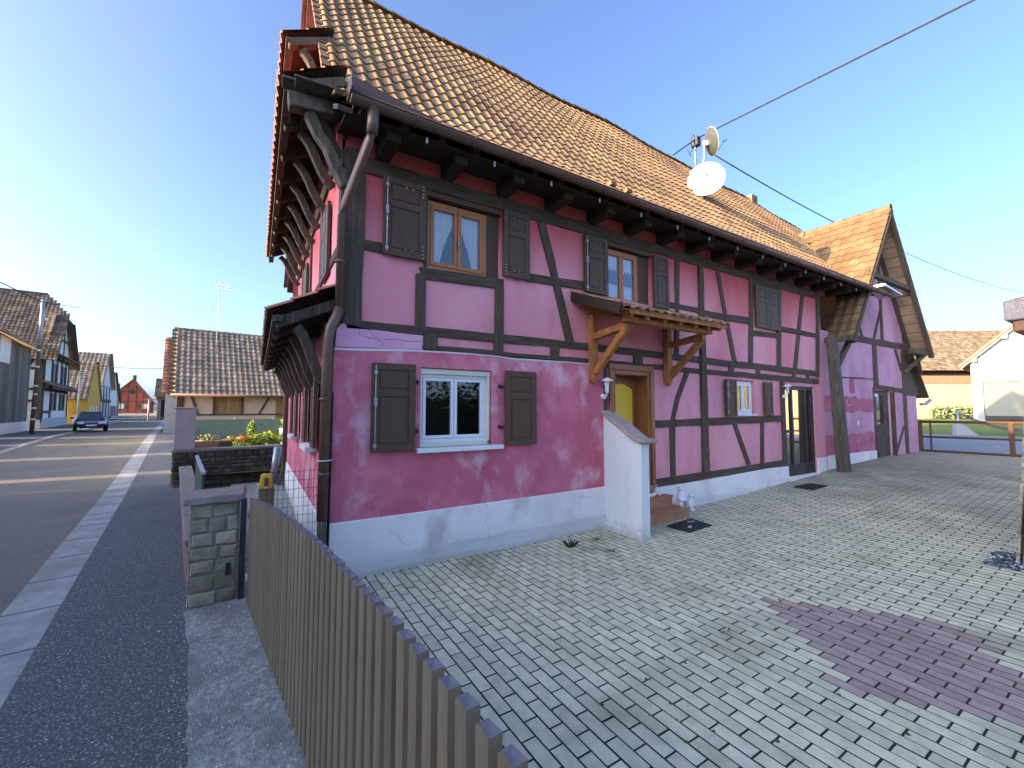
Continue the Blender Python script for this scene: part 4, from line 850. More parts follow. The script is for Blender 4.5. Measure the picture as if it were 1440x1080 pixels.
# ================================================================== GATE, PILLAR, YARD THINGS
t = thing('slatted_gate', 'taupe metal slatted gate with gently arched top between pavement and courtyard', 'gate', W(.67, 2.5, 0))
BG = .67
for k in range(52):
    dz_ = random.uniform(-.004, .004); da_ = random.uniform(-.003, .003)
    a = 5.06-.0985*k+da_; ztop = 1.27+dz_-.026*(a-2.5)**2-(.012*(2.5-a)**2 if a < 2.5 else 0)*0; 
    if a < .0: break
    mb = MB(TS); hw = .036; d = .011
    hw = .029; sec = [(BG-.030, a-hw), (BG-.036, a-hw*.4), (BG-.036, a+hw*.4), (BG-.030, a+hw), (BG+.014, a+hw+.002), (BG+.014, a-hw-.002), (BG-.004, a-hw-.001)]
    n = 7; zr = [0.05]+[ztop-.022*(abs(q[1]-a)/hw)**2 for q in sec]
    vs = [(q[0], q[1], .05) for q in sec]+[(q[0], q[1], ztop-.022*(min(1, abs(q[1]-a)/hw))**2) for q in sec]
    mb.add(vs, [(i, i+n, (i+1) % n+n, (i+1) % n) for i in range(n)]); mb.add(vs[n:], [tuple(range(n-1, -1, -1))], mi=1)
    mb.build('slat', ['gate', 'gateend'], t)
mb = MB(TS)
for z in (.16, .98): mb.beam((BG+.035, -.2, z), (BG+.035, 5.12, z), .04, .06)
mb.beam((BG+.035, 5.10, .06), (BG+.035, 5.10, 1.08), .04, .04); mb.build('rail', 'gate', t)
mb = MB(TS); 
for a in frange(.2, 5.0, .0985*4): mb.box(BG-.012, BG+.014, a-.004, a+.004, .93, 1.0)
mb.build('rivets', 'galv', t)
t = thing('gate_post', 'black steel gate post between the stone pillar and the slatted gate', 'post', (-.82, .0, 0))
mb = MB(); mb.box(-.855, -.80, -.06, .02, 0, 1.06); mb.build('post', 'steel', t, bevel=.004)
for z in (.12, .85): mb = MB(); mb.tube([(-.775, -.05, z), (-.775, -.05, z+.16)], .018, n=8); mb.build('hinge', 'galv', t)
def stones(mb, T, x0, x1, z0, z1, y, th=.05, hmin=.1, hmax=.2, wmin=.14, wmax=.34):
    z = z0
    while z < z1-.03:
        h = min(random.uniform(hmin, hmax), z1-z); x = x0
        if z1-(z+h) < .05: h = z1-z
        while x < x1-.02:
            w_ = min(random.uniform(wmin, wmax), x1-x)
            if x1-(x+w_) < .08: w_ = x1-x
            e = .007; d = random.uniform(.5, 1)*th; jj = lambda: random.uniform(-.008, .008)
            a, b, c_, dd_ = x+e, x+w_-e, z+e, z+h-e; q = .014
            vs = [(a+jj(), y, c_+jj()), (b+jj(), y, c_+jj()), (b+jj(), y, dd_+jj()), (a+jj(), y, dd_+jj())]
            vs += [(vs[0][0]+q, y-d*.8, vs[0][2]+q), (vs[1][0]-q, y-d*.8, vs[1][2]+q), (vs[2][0]-q, y-d*.8, vs[2][2]-q), (vs[3][0]+q, y-d*.8, vs[3][2]-q)]
            m_ = ((a+b)/2+jj(), y-d*1.15, (c_+dd_)/2+jj()); vs.append(m_)
            T0 = mb.T; mb.T = T; mb.add(vs, [(0, 1, 5, 4), (1, 2, 6, 5), (2, 3, 7, 6), (3, 0, 4, 7), (4, 5, 8), (5, 6, 8), (6, 7, 8), (7, 4, 8)]); mb.T = T0
            x += w_
        z += h
t = thing('stone_pillar', 'squat grey stone gate pillar with flat sandstone cap at the pavement edge', 'pillar', (-1.09, .2, 0))
mb = MB(); X0, X1, Y0, Y1 = -1.28, -.87, .03, .44
mb.box(X0, X1, Y0, Y1, -.1, 1.03); mb.build('mortar_core', 'mortar', t)
mb = MB(); stones(mb, I4, X0, X1, .0, 1.03, Y0, .022, .12, .2, .14, .26)
stones(mb, Matrix.Translation((X0, 0, 0)) @ Matrix.Rotation(R(-90), 4, 'Z'), -Y1, -Y0, 0, 1.03, 0, .022); mb.build('stones', 'stone', t)
mb = MB(); mb.hexa([(-1.35, -.03, 1.03), (-.82, -.04, 1.03), (-.81, .50, 1.03), (-1.36, .5, 1.03), (-1.34, -.02, 1.105), (-.83, -.03, 1.12), (-.82, .49, 1.12), (-1.35, .49, 1.11)]); mb.build('cap', 'stonecap', t, bevel=.018)
mb = MB(); mb.box(-.97, -.93, .0, .02, .28, .40); mb.build('letter_slot', 'black', t)
t = thing('street_wall', 'low wall with flaking red render running along the pavement behind the stone pillar', 'wall', W(.1, 9, 0))
mb = MB(TS); mb.box(.16, .36, 5.9, 13.6, -.1, .50); mb.build('wall', 'redwall', t, bevel=.02)
mb = MB(TS); mb.box(.13, .39, 5.9, 13.6, .50, .57); mb.build('coping', 'stonecap', t, bevel=.015)
t = thing('metal_fence_panel', 'dark green sheet metal panel with light top rail above the low red wall', 'fence panel', W(.2, 6.8, .6))
mb = MB(TS); mb.box(.27, .295, 6.05, 7.9, .57, 1.26); mb.build('sheet', 'greensheet', t)
mb = MB(TS); mb.beam((.282, 6.0, 1.27), (.282, 7.95, 1.30), .04, .025); mb.build('rail', 'galv', t)
t = thing('warning_light', 'yellow gate warning light on a short dark post in the gravel yard', 'warning light', (-.6, 1.3, 0))
mb = MB(); mb.box(-.685, -.50, 1.25, 1.40, 0, .93); mb.build('post', 'gate', t, bevel=.006)
mb = MB(); mb.hexa([(-.69, 1.23, .93), (-.51, 1.23, .93), (-.51, 1.39, .93), (-.69, 1.39, .93), (-.665, 1.26, 1.13), (-.53, 1.26, 1.13), (-.53, 1.37, 1.13), (-.665, 1.37, 1.13)]); mb.build('shell', 'orlens', t, bevel=.03)
mb = MB(); mb.box(-.625, -.575, 1.222, 1.25, .97, 1.08); mb.build('lens', 'redlens', t, bevel=.008)
mb = MB(); mb.box(-.62, -.58, 1.215, 1.222, .945, .965); mb.box(-.71, -.69, 1.27, 1.33, .95, 1.0); mb.build('sticker', 'white', t)
t = thing('wire_mesh_panel', 'thin dark wire mesh panel between the warning light and the house corner', 'fence', (-.3, .55, 0))
mb = MB()
for x in frange(-.62, -.05, .055): mb.tube([(x, .02, .1), (x, .02, 1.32)], .0022, n=4, cap=False)
for z in frange(.12, 1.30, .10): mb.tube([(-.63, .02, z), (-.04, .02, z)], .0022, n=4, cap=False)
mb.build('wires', 'steel', t)
t = thing('garden_wall', 'dark mossy rubble stone wall across the end of the gravel yard', 'wall', W(1.3, 13.8, 0))
mb = MB(TS); mb.box(.0, 2.9, 13.75, 14.1, -.1, .90); mb.build('mortar_core', 'mortard', t)
mb = MB(); stones(mb, FC(0, 13.75), 0, 2.9, 0, .9, 0, .05, .07, .16, .1, .3); stones(mb, FL(0, 13.75), -.35, 0, 0, .9, 0, .03); mb.build('stones', 'darkstone', t)
mb = MB(TS); mb.box(-.03, 2.95, 13.70, 14.15, .90, .97); mb.build('coping', 'stonecap', t, bevel=.01)
o = (mb := MB(TS)).box(.0, .44, 13.78, 14.1, .97, 2.02); mb.box(-.03, .47, 13.75, 14.13, 2.02, 2.06)
o = mb.build('rendered_pillar', 'render', None, bevel=.015); tag(o, 'square grey beige rendered pillar standing at the street end of the rubble wall', 'pillar')
mb = MB(TS); mb.box(.0, .22, 14.12, 25.5, 0, 1.15); o = mb.build('garden_street_wall', 'render', None, bevel=.02); tag(o, 'low pale rendered wall along the pavement in front of the flower garden', 'wall')
t = thing('white_sack', 'crumpled white plastic sack lying on the gravel by the mesh', 'sack', (-.45, 1.0, .02))
mb = MB(); mb.lathe((-.42, 1.0, .0), [(.22, 0), (.2, .06), (.12, .10), (0, .11)], n=11); mb.build('sack', 'whitewall', t)
o = (mb := MB()).tube([(-.30, 7.6, .05), (-.22, 7.5, 1.0)], .09, n=12)
o = mb.build('clay_pipe', 'galv', None); tag(o, 'grey pipe leaning against the house corner by the rubble wall', 'pipe')
# ================================================================== LEAVES
def leaves(mb, c, rad, n, size, T=None, up=0.0, stalk=False):
    for _ in range(n):
        while True:
            p = Vector((random.uniform(-1, 1), random.uniform(-1, 1), random.uniform(-1, 1)))
            if p.length < 1 and random.random() < .35+p.length: break
        q = Vector((c[0]+p.x*rad[0], c[1]+p.y*rad[1], c[2]+p.z*rad[2])); s = size*random.uniform(.5, 1.3)
        a = Vector((random.gauss(0, 1), random.gauss(0, 1), random.gauss(0, .6)+up)).normalized(); b = a.cross(Vector((random.gauss(0, 1), random.gauss(0, 1), random.gauss(0, 1)))).normalized()
        mb.add([q, q+a*s*.5+b*s*.3, q+a*s*1.1, q+a*s*.5-b*s*.3], [(0, 1, 2, 3)])
def bush(name, label, cat, b, a, z, rad, n, size, leafm, fl=None, nf=0, group=None, fs=None, up=.5):
    p = W(b, a, z); t = thing(name, label, cat, p, group)
    mb = MB(); leaves(mb, (p.x, p.y, z+rad[2]), rad, n, size, up=up); mb.build('foliage', leafm, t)
    mb = MB()
    for k in range(7): an = k*.9; mb.tube([(p.x, p.y, z-.05), (p.x+rad[0]*.5*math.cos(an), p.y+rad[1]*.5*math.sin(an), z+rad[2]*1.2)], .012, n=5)
    mb.build('stems', 'leafd', t)
    if fl:
        mb = MB(); leaves(mb, (p.x, p.y, z+rad[2]*1.5), (rad[0]*.9, rad[1]*.9, rad[2]*.55), nf, fs or size, up=.8); mb.build('flowers', fl, t)
    return t
bush('flowering_plant', 'grey green shrub spilling over the tan planter', 'plant', .82, 15.2, .95, (.30, .25, .16), 420, .06, 'leafg')
t = thing('wooden_planter', 'tan wooden planter with orange clay end in the flower garden', 'planter', W(.9, 15.2, .5))
mb = MB(TS); mb.hexa([(.56, 15.0, .75), (1.22, 15.0, .75), (1.22, 15.4, .75), (.56, 15.4, .75), (.42, 14.95, 1.10), (1.34, 14.95, 1.10), (1.34, 15.45, 1.10), (.42, 15.45, 1.10)]); mb.build('box', 'planter', t, bevel=.01)
mb = MB(TS); mb.hexa([(.98, 14.92, .78), (1.26, 14.92, .78), (1.26, 14.99, .78), (.98, 14.99, .78), (1.05, 14.9, 1.08), (1.30, 14.9, 1.08), (1.30, 14.94, 1.08), (1.05, 14.94, 1.08)]); mb.build('clay_end', 'tileor', t)
mb = MB(TS); mb.box(.4, 3.2, 14.9, 16.6, .2, .78); o = mb.build('raised_bed', 'soil', None); o['kind'] = 'structure'
bush('flowering_plant', 'clump of bright yellow flowers beside the clay end of the planter', 'plant', 1.33, 15.3, .85, (.13, .13, .16), 90, .05, 'leafy', 'flyel', 160)
bush('flowering_plant', 'orange red flowering plant in the middle of the garden bed', 'plant', 1.68, 15.6, .8, (.24, .2, .19), 200, .06, 'leafy', 'flred', 220, fs=.05)
bush('flowering_plant', 'bushy yellow green plant next to the orange red flowers', 'plant', 2.1, 15.6, .78, (.28, .25, .22), 600, .07, 'leafy', 'flyel', 40, fs=.04)
bush('flowering_plant', 'tall leafy yellow green clump in front of the netting', 'plant', 2.5, 15.9, .8, (.32, .28, .25), 800, .07, 'leafy')
bush('flowering_plant', 'leafy light green plant nearest the house corner', 'plant', 2.85, 15.4, .8, (.28, .25, .22), 600, .07, 'leafy')
bush('young_conifer', 'small upright light green conifer above the flower bed', 'conifer', 2.15, 17.5, .75, (.14, .14, .42), 700, .06, 'leafy', up=1.5)
bush('potted_plant', 'yellow flowering plant in a tall white pot at the house corner', 'plant', 3.05, 16.6, 1.25, (.16, .16, .22), 200, .06, 'leafy', 'flyel', 120)
p = W(3.05, 16.6, .75); mb = MB(); mb.lathe(p, [(.12, 0), (.17, .55), (.19, .56), (.18, .6)], n=14); o = mb.build('white_pot', 'white', None); tag(o, 'tall white plant pot half hidden by the house corner', 'pot')
t = thing('netting_fence', 'green privacy netting fence between the garden and the peach house', 'fence', W(3, 23.5, .3))
mb = MB(TS); mb.box(.6, 7, 23.5, 23.53, .35, 1.55); mb.build('netting', 'netting', t)
for b in frange(.6, 7, 1.6): mb = MB(TS); mb.tube([(b, 23.57, .2), (b, 23.57, 1.6)], .03, n=6); mb.build('post', 'galv', t)
def tuft(name, label, x, y, n=26, h=.12):
    z = zg(x, y)+.005; t_ = MB()
    for _ in range(n):
        a = random.uniform(0, 6.28); l = h*random.uniform(.5, 1.2); r0 = random.uniform(0, .03); o_ = Vector((x+r0*math.cos(a)*2, y+r0*math.sin(a), z)); d = Vector((math.cos(a)*.7, math.sin(a)*.7, .8)).normalized()*l; s_ = Vector((-math.sin(a), math.cos(a), 0))*.005
        t_.add([o_-s_, o_+s_, o_+d*.6+s_*.8, o_+d+Vector((0, 0, -l*.15)), o_+d*.6-s_*.8], [(0, 1, 2, 3, 4)])
    o = t_.build(name, 'leafd', None); tag(o, label, 'weed', 'weeds in the paver joints')
tuft('weed', 'grassy weed growing between pavers left of the parapet wall', 3.22, -.5, 60, .16)
tuft('weed', 'tiny weed at the foot of the parapet wall', 3.75, -.45, 22, .07)
tuft('weed', 'small flat weed between pavers in front of the parapet wall', 3.55, -.95, 20, .06)
tuft('weed', 'sparse weed in the joints left of the red pavers', 2.9, -3.05, 14, .045)
tuft('weed', 'sparse weed above the left tip of the red pavers', 4.35, -2.95, 14, .045)
# moss clumps in joints (uncountable)
mb = MB()
for _ in range(420):
    i = random.randint(8, 120); j = random.randint(-17, 0); x, y = flat(i*PW+random.choice((0, PW/2)), j*PL+(i % 2)*PL/2)
    if x < gate_x(y)+.15 or y > -.05: continue
    z = zg(x, y)+.010; r = random.uniform(.008, .022); mb.lathe((x+random.uniform(-.01, .01), y+random.uniform(-.03, .03), z), [(r, -.004), (r*.7, .004), (0, .006)], n=6)
mb.build('joint_moss', 'leafd', None, kind='stuff')
t = thing('stone_pier', 'stone pier carrying a roof corner at the right edge of the courtyard', 'pier', (7.5, -4.4, 0))
mb = MB(); mb.hexa([(7.2, -4.9, 0), (7.80, -4.9, 0), (7.80, -4.10, 0), (7.2, -4.14, 0), (7.35, -4.9, 2.95), (7.78, -4.9, 2.95), (7.78, -4.34, 2.95), (7.35, -4.36, 2.95)]); mb.build('mortar_core', 'mortar', t)
mb = MB()
stones(mb, Matrix.Translation((7.19, -4.12, 0)) @ Matrix.Rotation(R(3), 4, 'Y') @ Matrix.Rotation(R(-90), 4, 'Z'), .22, .75, 0, 2.9, 0, .04, .16, .26, .3, .5)
stones(mb, Matrix.Translation((0, -4.11, 0)) @ Matrix.Rotation(R(4.6), 4, 'X') @ Matrix.Rotation(R(180), 4, 'Z'), -7.80, -7.22, 0, 2.9, 0, .04, .16, .26, .25, .45); mb.build('stones', 'stone', t)
mb = MB(); mb.box(7.5, 9.5, -6.6, -4.16, 2.99, 3.16); mb.build('beam', 'doorwood', t, bevel=.02)
mb = MB(); mb.hexa([(7.45, -6.7, 3.14), (9.6, -6.7, 3.14), (9.6, -4.1, 3.14), (7.45, -4.1, 3.14), (7.5, -6.7, 3.9), (9.6, -6.7, 3.9), (9.6, -4.1, 3.4), (7.45, -4.1, 3.4)]); mb.build('roof_corner', 'coping', t, bevel=.02)
# grit and small stones on the apron and along the wall (uncountable)
mb = MB()
for _ in range(520):
    a_ = random.uniform(.5, 5.3); b_ = random.choice((random.gauss(.2, .08), random.uniform(.1, .62), random.uniform(-.6, .6))); p = W(b_, a_); r = random.uniform(.002, .007)
    if b_ > .63: continue
    mb.lathe((p.x, p.y, .034 if b_ > .15 else .021), [(r, -.002), (r*.8, r*.6), (0, r)], n=5)
mb.build('grit', 'lip', kind='stuff')
mb = MB()
for _ in range(260):
    x_ = random.uniform(.1, 4.2); y_ = -.075-abs(random.gauss(0, .035)); r = random.uniform(.003, .010); mb.lathe((x_, y_, zg(x_, y_)+.011), [(r, -.002), (r*.7, r*.4), (0, r*.6)], n=5)
mb.build('wall_foot_moss', 'leafd', kind='stuff')
# crumpled cloth
mb = MB(); nx_, ny_ = 22, 12; vs = []
for i in range(nx_+1):
    for j in range(ny_+1):
        x = 7.0+i*.032; y = -4.02+.25*(j/ny_-.5)*1.2+.02*math.sin(i*1.1); vs.append((x+random.uniform(-.006, .006), y, zg(x, y)+.02+.05*abs(math.sin(i*.9+j*.7))*math.sin(math.pi*min(1, max(0, i/nx_)))+random.uniform(0, .012)))
mb.add(vs, [(i*(ny_+1)+j, (i+1)*(ny_+1)+j, (i+1)*(ny_+1)+j+1, i*(ny_+1)+j+1) for i in range(nx_) for j in range(ny_)])
o = mb.build('crumpled_cloth', 'cloth', None); tag(o, 'crumpled black and white speckled cloth on the pavers at the foot of the stone pier', 'cloth')
# barrier at the end of the yard
t = thing('barrier', 'rusty brown tubular barrier closing the far end of the courtyard', 'barrier', (20, -1.8, .48))
for z, r in ((1.56, .045), (1.02, .035), (.52, .04)): mb = MB(); mb.tube([(20, .05, z), (20.05, -4.2, z+.03)], r, n=8); mb.build('rail', 'rust', t)
for y, w_ in ((.02, .10), (-.25, .05), (-2.15, .11), (-4.2, .1)): mb = MB(); mb.box(20-w_/2, 20+w_/2, y-w_/2, y+w_/2, .46 if w_ > .06 else .5, 1.62); mb.build('post', 'rust', t, bevel=.008)
mb = MB(); mb.tube([(20, -.75, .5), (20, -.75, .3)], .02, n=6); mb.build('stop', 'steel', t)
# ================================================================== FAR RIGHT
A0 = math.atan2(-.53, .85)
TB = Matrix.Translation((64.5, 12.9, 0)) @ Matrix.Rotation(A0, 4, 'Z')
t = thing('barn', 'long cream barn with mottled tiled roof and brown boarded upper wall beyond the lawn', 'barn', TB @ Vector((8, 4, .9)))
mb = MB(TB); wall(mb, 0, 18, .5, 5.05, 0, [(3.8, 5.6, 1.7, 2.4), (8.0, 9.9, 1.7, 2.4)], .3); mb.quad((0, 10, .5), (0, 0, .5), (0, 0, 6.7), (0, 10, 6.7)); mb.build('wall', 'barnlit', t)
mb = MB(TB); mb.box(-.05, 18, -.05, .1, 5.05, 6.0)
for k in range(90): mb.box(k*.2, k*.2+.17, -.075, -.05, 5.03, 6.0)
mb.build('boarding', 'barnbrown', t)
mb = MB(TB); mb.box(0, 18, .2, .3, 6.0, 6.75)
mb.build('dark_eaves_strip', 'soffit', t)  # dark strip set back beneath the barn eaves
for a, b in ((3.8, 5.6), (8.0, 9.9)):
    mb = MB(TB); mb.box(a, b, .2, .26, 1.7, 2.4); mb.box(a, b, .12, .2, 2.02, 2.08); mb.build('window', 'greyframe', t)
slb = math.hypot(6.2, 5.9)
mb = MB(TB); tiles(mb, lambda u, s, h: (u-.5, -.7+s*6.2/slb-h*5.9/slb, 6.55+s*5.9/slb+h*6.2/slb), 42, 20, .46, slb/20, amp=.05, seg=3, lip=.05)
mb.quad((-.5, 5.5, 12.4), (18, 5.5, 12.4), (18, 11.5, 6.5), (-.5, 11.5, 6.5)); mb.build('roof', 'tilebarn', t)
AW = R(-84)
TW = Matrix.Translation((48.8, 4.25, 0)) @ Matrix.Rotation(AW, 4, 'Z')
t = thing('white_house', 'white rendered house gable with big beige roller door and red roof edge', 'house', TW @ Vector((4, 3, .9)))
mb = MB(TW); wall(mb, 0, 8, .5, 6.0, 0, [(.6, 6.5, 1.2, 4.25)], .25); mb.add([(0, 0, 6.0), (8, 0, 6.0), (4.0, 0, 10.0)], [(0, 1, 2)]); mb.quad((0, 9, .5), (0, 0, .5), (0, 0, 6.0), (0, 9, 6.0)); mb.build('wall', 'whitehouse', t)
mb = MB(TW); mb.box(.25, .60, -.06, .2, 1.2, 4.5); mb.box(.60, 6.8, -.06, .2, 4.2, 4.5); fr = mb.build('door_frame', 'greyframe', t)
mb = MB(TW); mb.box(.60, 6.5, .1, .16, 1.5, 4.2); mb.build('roller_door', 'beigedoor', t)
mb = MB(TW); mb.box(.65, 5.2, -.5, .1, 1.15, 1.5); mb.build('door_shadow', 'black', t, bevel=.05)  # black block stands in for the dark shadow under the roller door
mb = MB(TW)
mb.hexa([(-.6, -.5, 5.40), (4, -.5, 10.0), (4, 9, 10.0), (-.6, 9, 5.40), (-.6, -.5, 5.60), (4, -.5, 10.2), (4, 9, 10.2), (-.6, 9, 5.60)])
mb.hexa([(4, -.5, 10.0), (8.6, -.5, 5.4), (8.6, 9, 5.4), (4, 9, 10.0), (4, -.5, 10.2), (8.6, -.5, 5.6), (8.6, 9, 5.6), (4, 9, 10.2)]); mb.build('roof', 'tilered', t)
mb = MB(TW)
for k in (0.2, 1.9, 3.6): z_ = 6.0+k; mb.box(-.1+k, .2+k, -.45, .0, z_-.35-.05, z_-.1)
mb.beam((-.5, -.4, 5.35), (3.9, -.4, 9.75), .1, .18, up=(0, 1, 0)); mb.build('purlins', 'greyframe', t)
p = Vector((62, 9.5, 1.0)); t = thing('hedge', 'low clipped green hedge along the foot of the cream barn', 'hedge', p)
mb = MB(); 
for k in range(10): q = TB @ Vector((2.0+k*1.15, -2.0, 1.75)); leaves(mb, q, (.8, .7, .75), 330, .26)
mb.build('foliage', 'leafg', t); mb = MB(TB); mb.box(1.6, 12.4, -2.3, -1.7, .9, 2.1); mb.build('core', 'leafd', t)
p = Vector((33.0, 1.2, .5)); z = zg(33, 1.2)
mb = MB(); mb.hexa([(32.6, 1.75, z-.05), (33.3, 1.0, z-.05), (33.9, 1.3, z-.05), (33.1, 2.1, z-.05), (32.7, 1.8, z+.75), (32.8, 1.68, z+.75), (33.2, 1.85, z+.72), (32.95, 2.0, z+.75)]); o = mb.build('white_ramp', 'whiteblock', None, bevel=.02); tag(o, 'white wedge shaped slab on the lawn behind the rusty barrier', 'ramp')
t = thing('hammock', 'dark sagging hammock strung behind the rusty barrier', 'hammock', (36, -.2, .6))
mb = MB(); pth = [Vector((34.0, 2.0, 1.75)).lerp(Vector((36.5, -2.6, 1.7)), k/14)-Vector((0, 0, 1.0*math.sin(math.pi*k/14))) for k in range(15)]
vs = []; 
for q in pth: vs += [q, q+Vector((.5, .3, .22))]
mb.add(vs, [(2*i, 2*i+1, 2*i+3, 2*i+2) for i in range(14)], smooth=True); mb.build('cloth', 'oldwood', t)
for q in ((34.0, 2.0), (36.5, -2.6)): mb = MB(); mb.tube([(q[0], q[1], zg(*q)-.05), (q[0], q[1], 1.9)], .04, n=8); mb.build('post', 'galv', t)
# ================================================================== HOUSE ACROSS THE GARDEN
t = thing('peach_house', 'peach half-timbered outbuilding with spotted grey tiled roof across the flower garden', 'house', W(3.5, 29, .3))
mb = MB(TS); wall(mb, 0, 9, .2, 2.95, 26.4, [(1.62, 2.72, 1.78, 2.72), (4.35, 5.35, 1.5, 2.5)], .15)
mb.build('wall', 'peach', t)
mb = MB(TS); mb.add([(0, 26.4, .2), (0, 32.6, .2), (0, 32.6, 2.9), (0, 29.5, 6.3), (0, 26.4, 2.9)], [(4, 3, 2, 1, 0)]); mb.quad((9, 26.4, .2), (9, 32.6, .2), (9, 32.6, 2.9), (9, 26.4, 2.9)); mb.build('gable_wall', 'render', t)
T2 = FC(0, 26.4)
for nm, q in (('timber_rail', [(0, 2.72), (9, 2.72), (9, 2.88), (0, 2.88)]), ('timber_rail', [(.4, 1.70), (6, 1.70), (6, 1.78), (.4, 1.78)]), ('timber_post', [(0.05, .4), (.33, .4), (.33, 2.72), (0.05, 2.72)]), ('timber_post', [(1.5, 1.7), (1.62, 1.7), (1.62, 2.72), (1.5, 2.72)]),
              ('timber_post', [(2.72, 1.7), (2.84, 1.7), (2.84, 2.72), (2.72, 2.72)]), ('timber_brace', [(.85, 1.75), (.97, 1.75), (.68, 2.72), (.55, 2.72)]), ('timber_brace', [(3.5, 1.75), (3.62, 1.75), (4.1, 2.72), (3.98, 2.72)])):
    mb = MB(T2); mb.prism(q[::1], -.03, .02); mb.build(nm, 'timber', t)
for a, b, c_, d in ((1.62, 2.72, 1.78, 2.72), (4.35, 5.35, 1.5, 2.5)):
    for e0, e1 in ((a, (a+b)/2-.01), ((a+b)/2+.01, b)): mb = MB(T2); mb.box(e0, e1, .03, .08, c_, d); mb.build('shutter', 'brownyel', t)
mb = MB(T2); mb.box(4.25, 5.45, -.06, .02, 2.5, 2.6); mb.build('lintel', 'barnlit', t)
sl2 = math.hypot(3.6, 3.75)
mb = MB(TS); tiles(mb, lambda u, s, h: (u-.15, 25.95+s*3.6/sl2-h*3.75/sl2, 2.72+s*3.75/sl2+h*3.6/sl2), 37, 16, .25, sl2/16, amp=.06, seg=6, lip=.035)
mb.quad((-.15, 29.5, 6.45), (9, 29.5, 6.45), (9, 33, 2.7), (-.15, 33, 2.7)); rf2 = mb.build('roof', 'tiled', t)
mb = MB(TS); 
for k in range(24): mb.lathe((-.2+k*.38, 29.55, 6.43), [(.14, 0), (.11, .4)], n=8, axis=(1, 0, 0))
mb.T = I4
mb.build('ridge_tiles', 'tiled', rf2)
mb = MB(TS)
for k in range(16):
    s = k*sl2/16; mb.box(-.28, -.1, 25.95+s*3.6/sl2-.02, 25.95+(s+.28)*3.6/sl2, 2.74+s*3.75/sl2, 2.90+s*3.75/sl2)
mb.build('verge_tiles', 'tileor', rf2)
mb = MB(TS); mb.tube([(-.2, 25.88, 2.72), (9, 25.88, 2.70)], .07, n=8); mb.build('gutter', 'gutter', t)
p = W(1.65, 28.2, 5.0); t2 = thing('television_antenna', 'tall television antenna on the spotted roof of the peach house', 'antenna', p)
mb = MB(); mb.tube([p, p+Vector((.02, 0, 3.9))], [.022, .016], n=6); mb.build('mast', 'galv', t2)
mb = MB(); q = p+Vector((0, 0, 3.85)); mb.tube([q-Vector((.15, .1, 0)), q+Vector((.6, .35, .05))], .012, n=5)
for k in range(6): c_ = q+Vector((.12*k-.1, .07*k-.06, .01*k)); mb.tube([c_-Vector((-.08, .16, .25)), c_+Vector((-.08, .16, .25))], .010, n=4)
mb.build('elements', 'galv', t2)

def simple_house(name, label, cat, b0, b1, a0, a1, ze, zr, wm, rm, z0=None, axis='b', ov=.35, tl=.35, dark=None, group=None):
    z0 = zab((b0+b1)/2, a0) if z0 is None else z0
    t = thing(name, label, cat, W((b0+b1)/2, (a0+a1)/2, z0), group); am = (a0+a1)/2
    mb = MB(TS); wall(mb, b0, b1, z0-.5, ze, a0, [dark] if dark else (), .4)
    mb.quad((b1, a1, z0-.5), (b0, a1, z0-.5), (b0, a1, ze), (b1, a1, ze))
    if axis == 'b':
        for b in (b0, b1): mb.add([(b, a0, z0-.5), (b, a1, z0-.5), (b, a1, ze), (b, am, zr-.05), (b, a0, ze)], [(0, 1, 2, 3, 4)])
    mb.build('wall', wm, t)
    half = (a1-a0)/2+ov; drop = (zr-ze)*(half/((a1-a0)/2)); sl_ = math.hypot(half, drop); ns = max(6, int(sl_/tl))
    mb = MB(TS); tiles(mb, lambda u, s, h: (b0-ov+u, a0-ov+s*half/sl_-h*drop/sl_, zr-drop+s*drop/sl_+h*half/sl_), int((b1-b0+2*ov)/.4), ns, .4, sl_/ns, amp=.06, seg=3, lip=.05)
    mb.quad((b0-ov, am, zr+.02), (b1+ov, am, zr+.02), (b1+ov, a1+ov, zr-drop), (b0-ov, a1+ov, zr-drop)); mb.build('roof', rm, t)
    return t, z0
simple_house('terracotta_roofed_house', 'house with reddish tiled roof just peeking out behind the spotted roof', 'house', -.55, 6, 36, 43.5, 3.3, 7.3, 'render', 'tilered', ov=.2)
t, z0 = simple_house('small_barn', 'small brown roofed barn with dark open front down the street on the right', 'barn', -1.9, 6, 74, 82, 3.9, 6.4, 'barnwood', 'tileold', dark=(-1.5, 5, 1.0, 3.3))
mb = MB(TS); mb.quad((-1.5, 74.4, .5), (5, 74.4, .5), (5, 74.4, 3.3), (-1.5, 74.4, 3.3)); mb.build('opening', 'room', t)
o = (mb := MB(TS)).tube([(-2.6, 70, .5), (-2.6, 70, 3.4)], .09, n=8); mb.beam((-3.2, 70, 3.3), (-2.0, 70, 3.3), .08, .08); o = mb.build('wooden_cross_post', 'galv', None); tag(o, 'pale wooden post with short crossbar near the small brown barn', 'post')
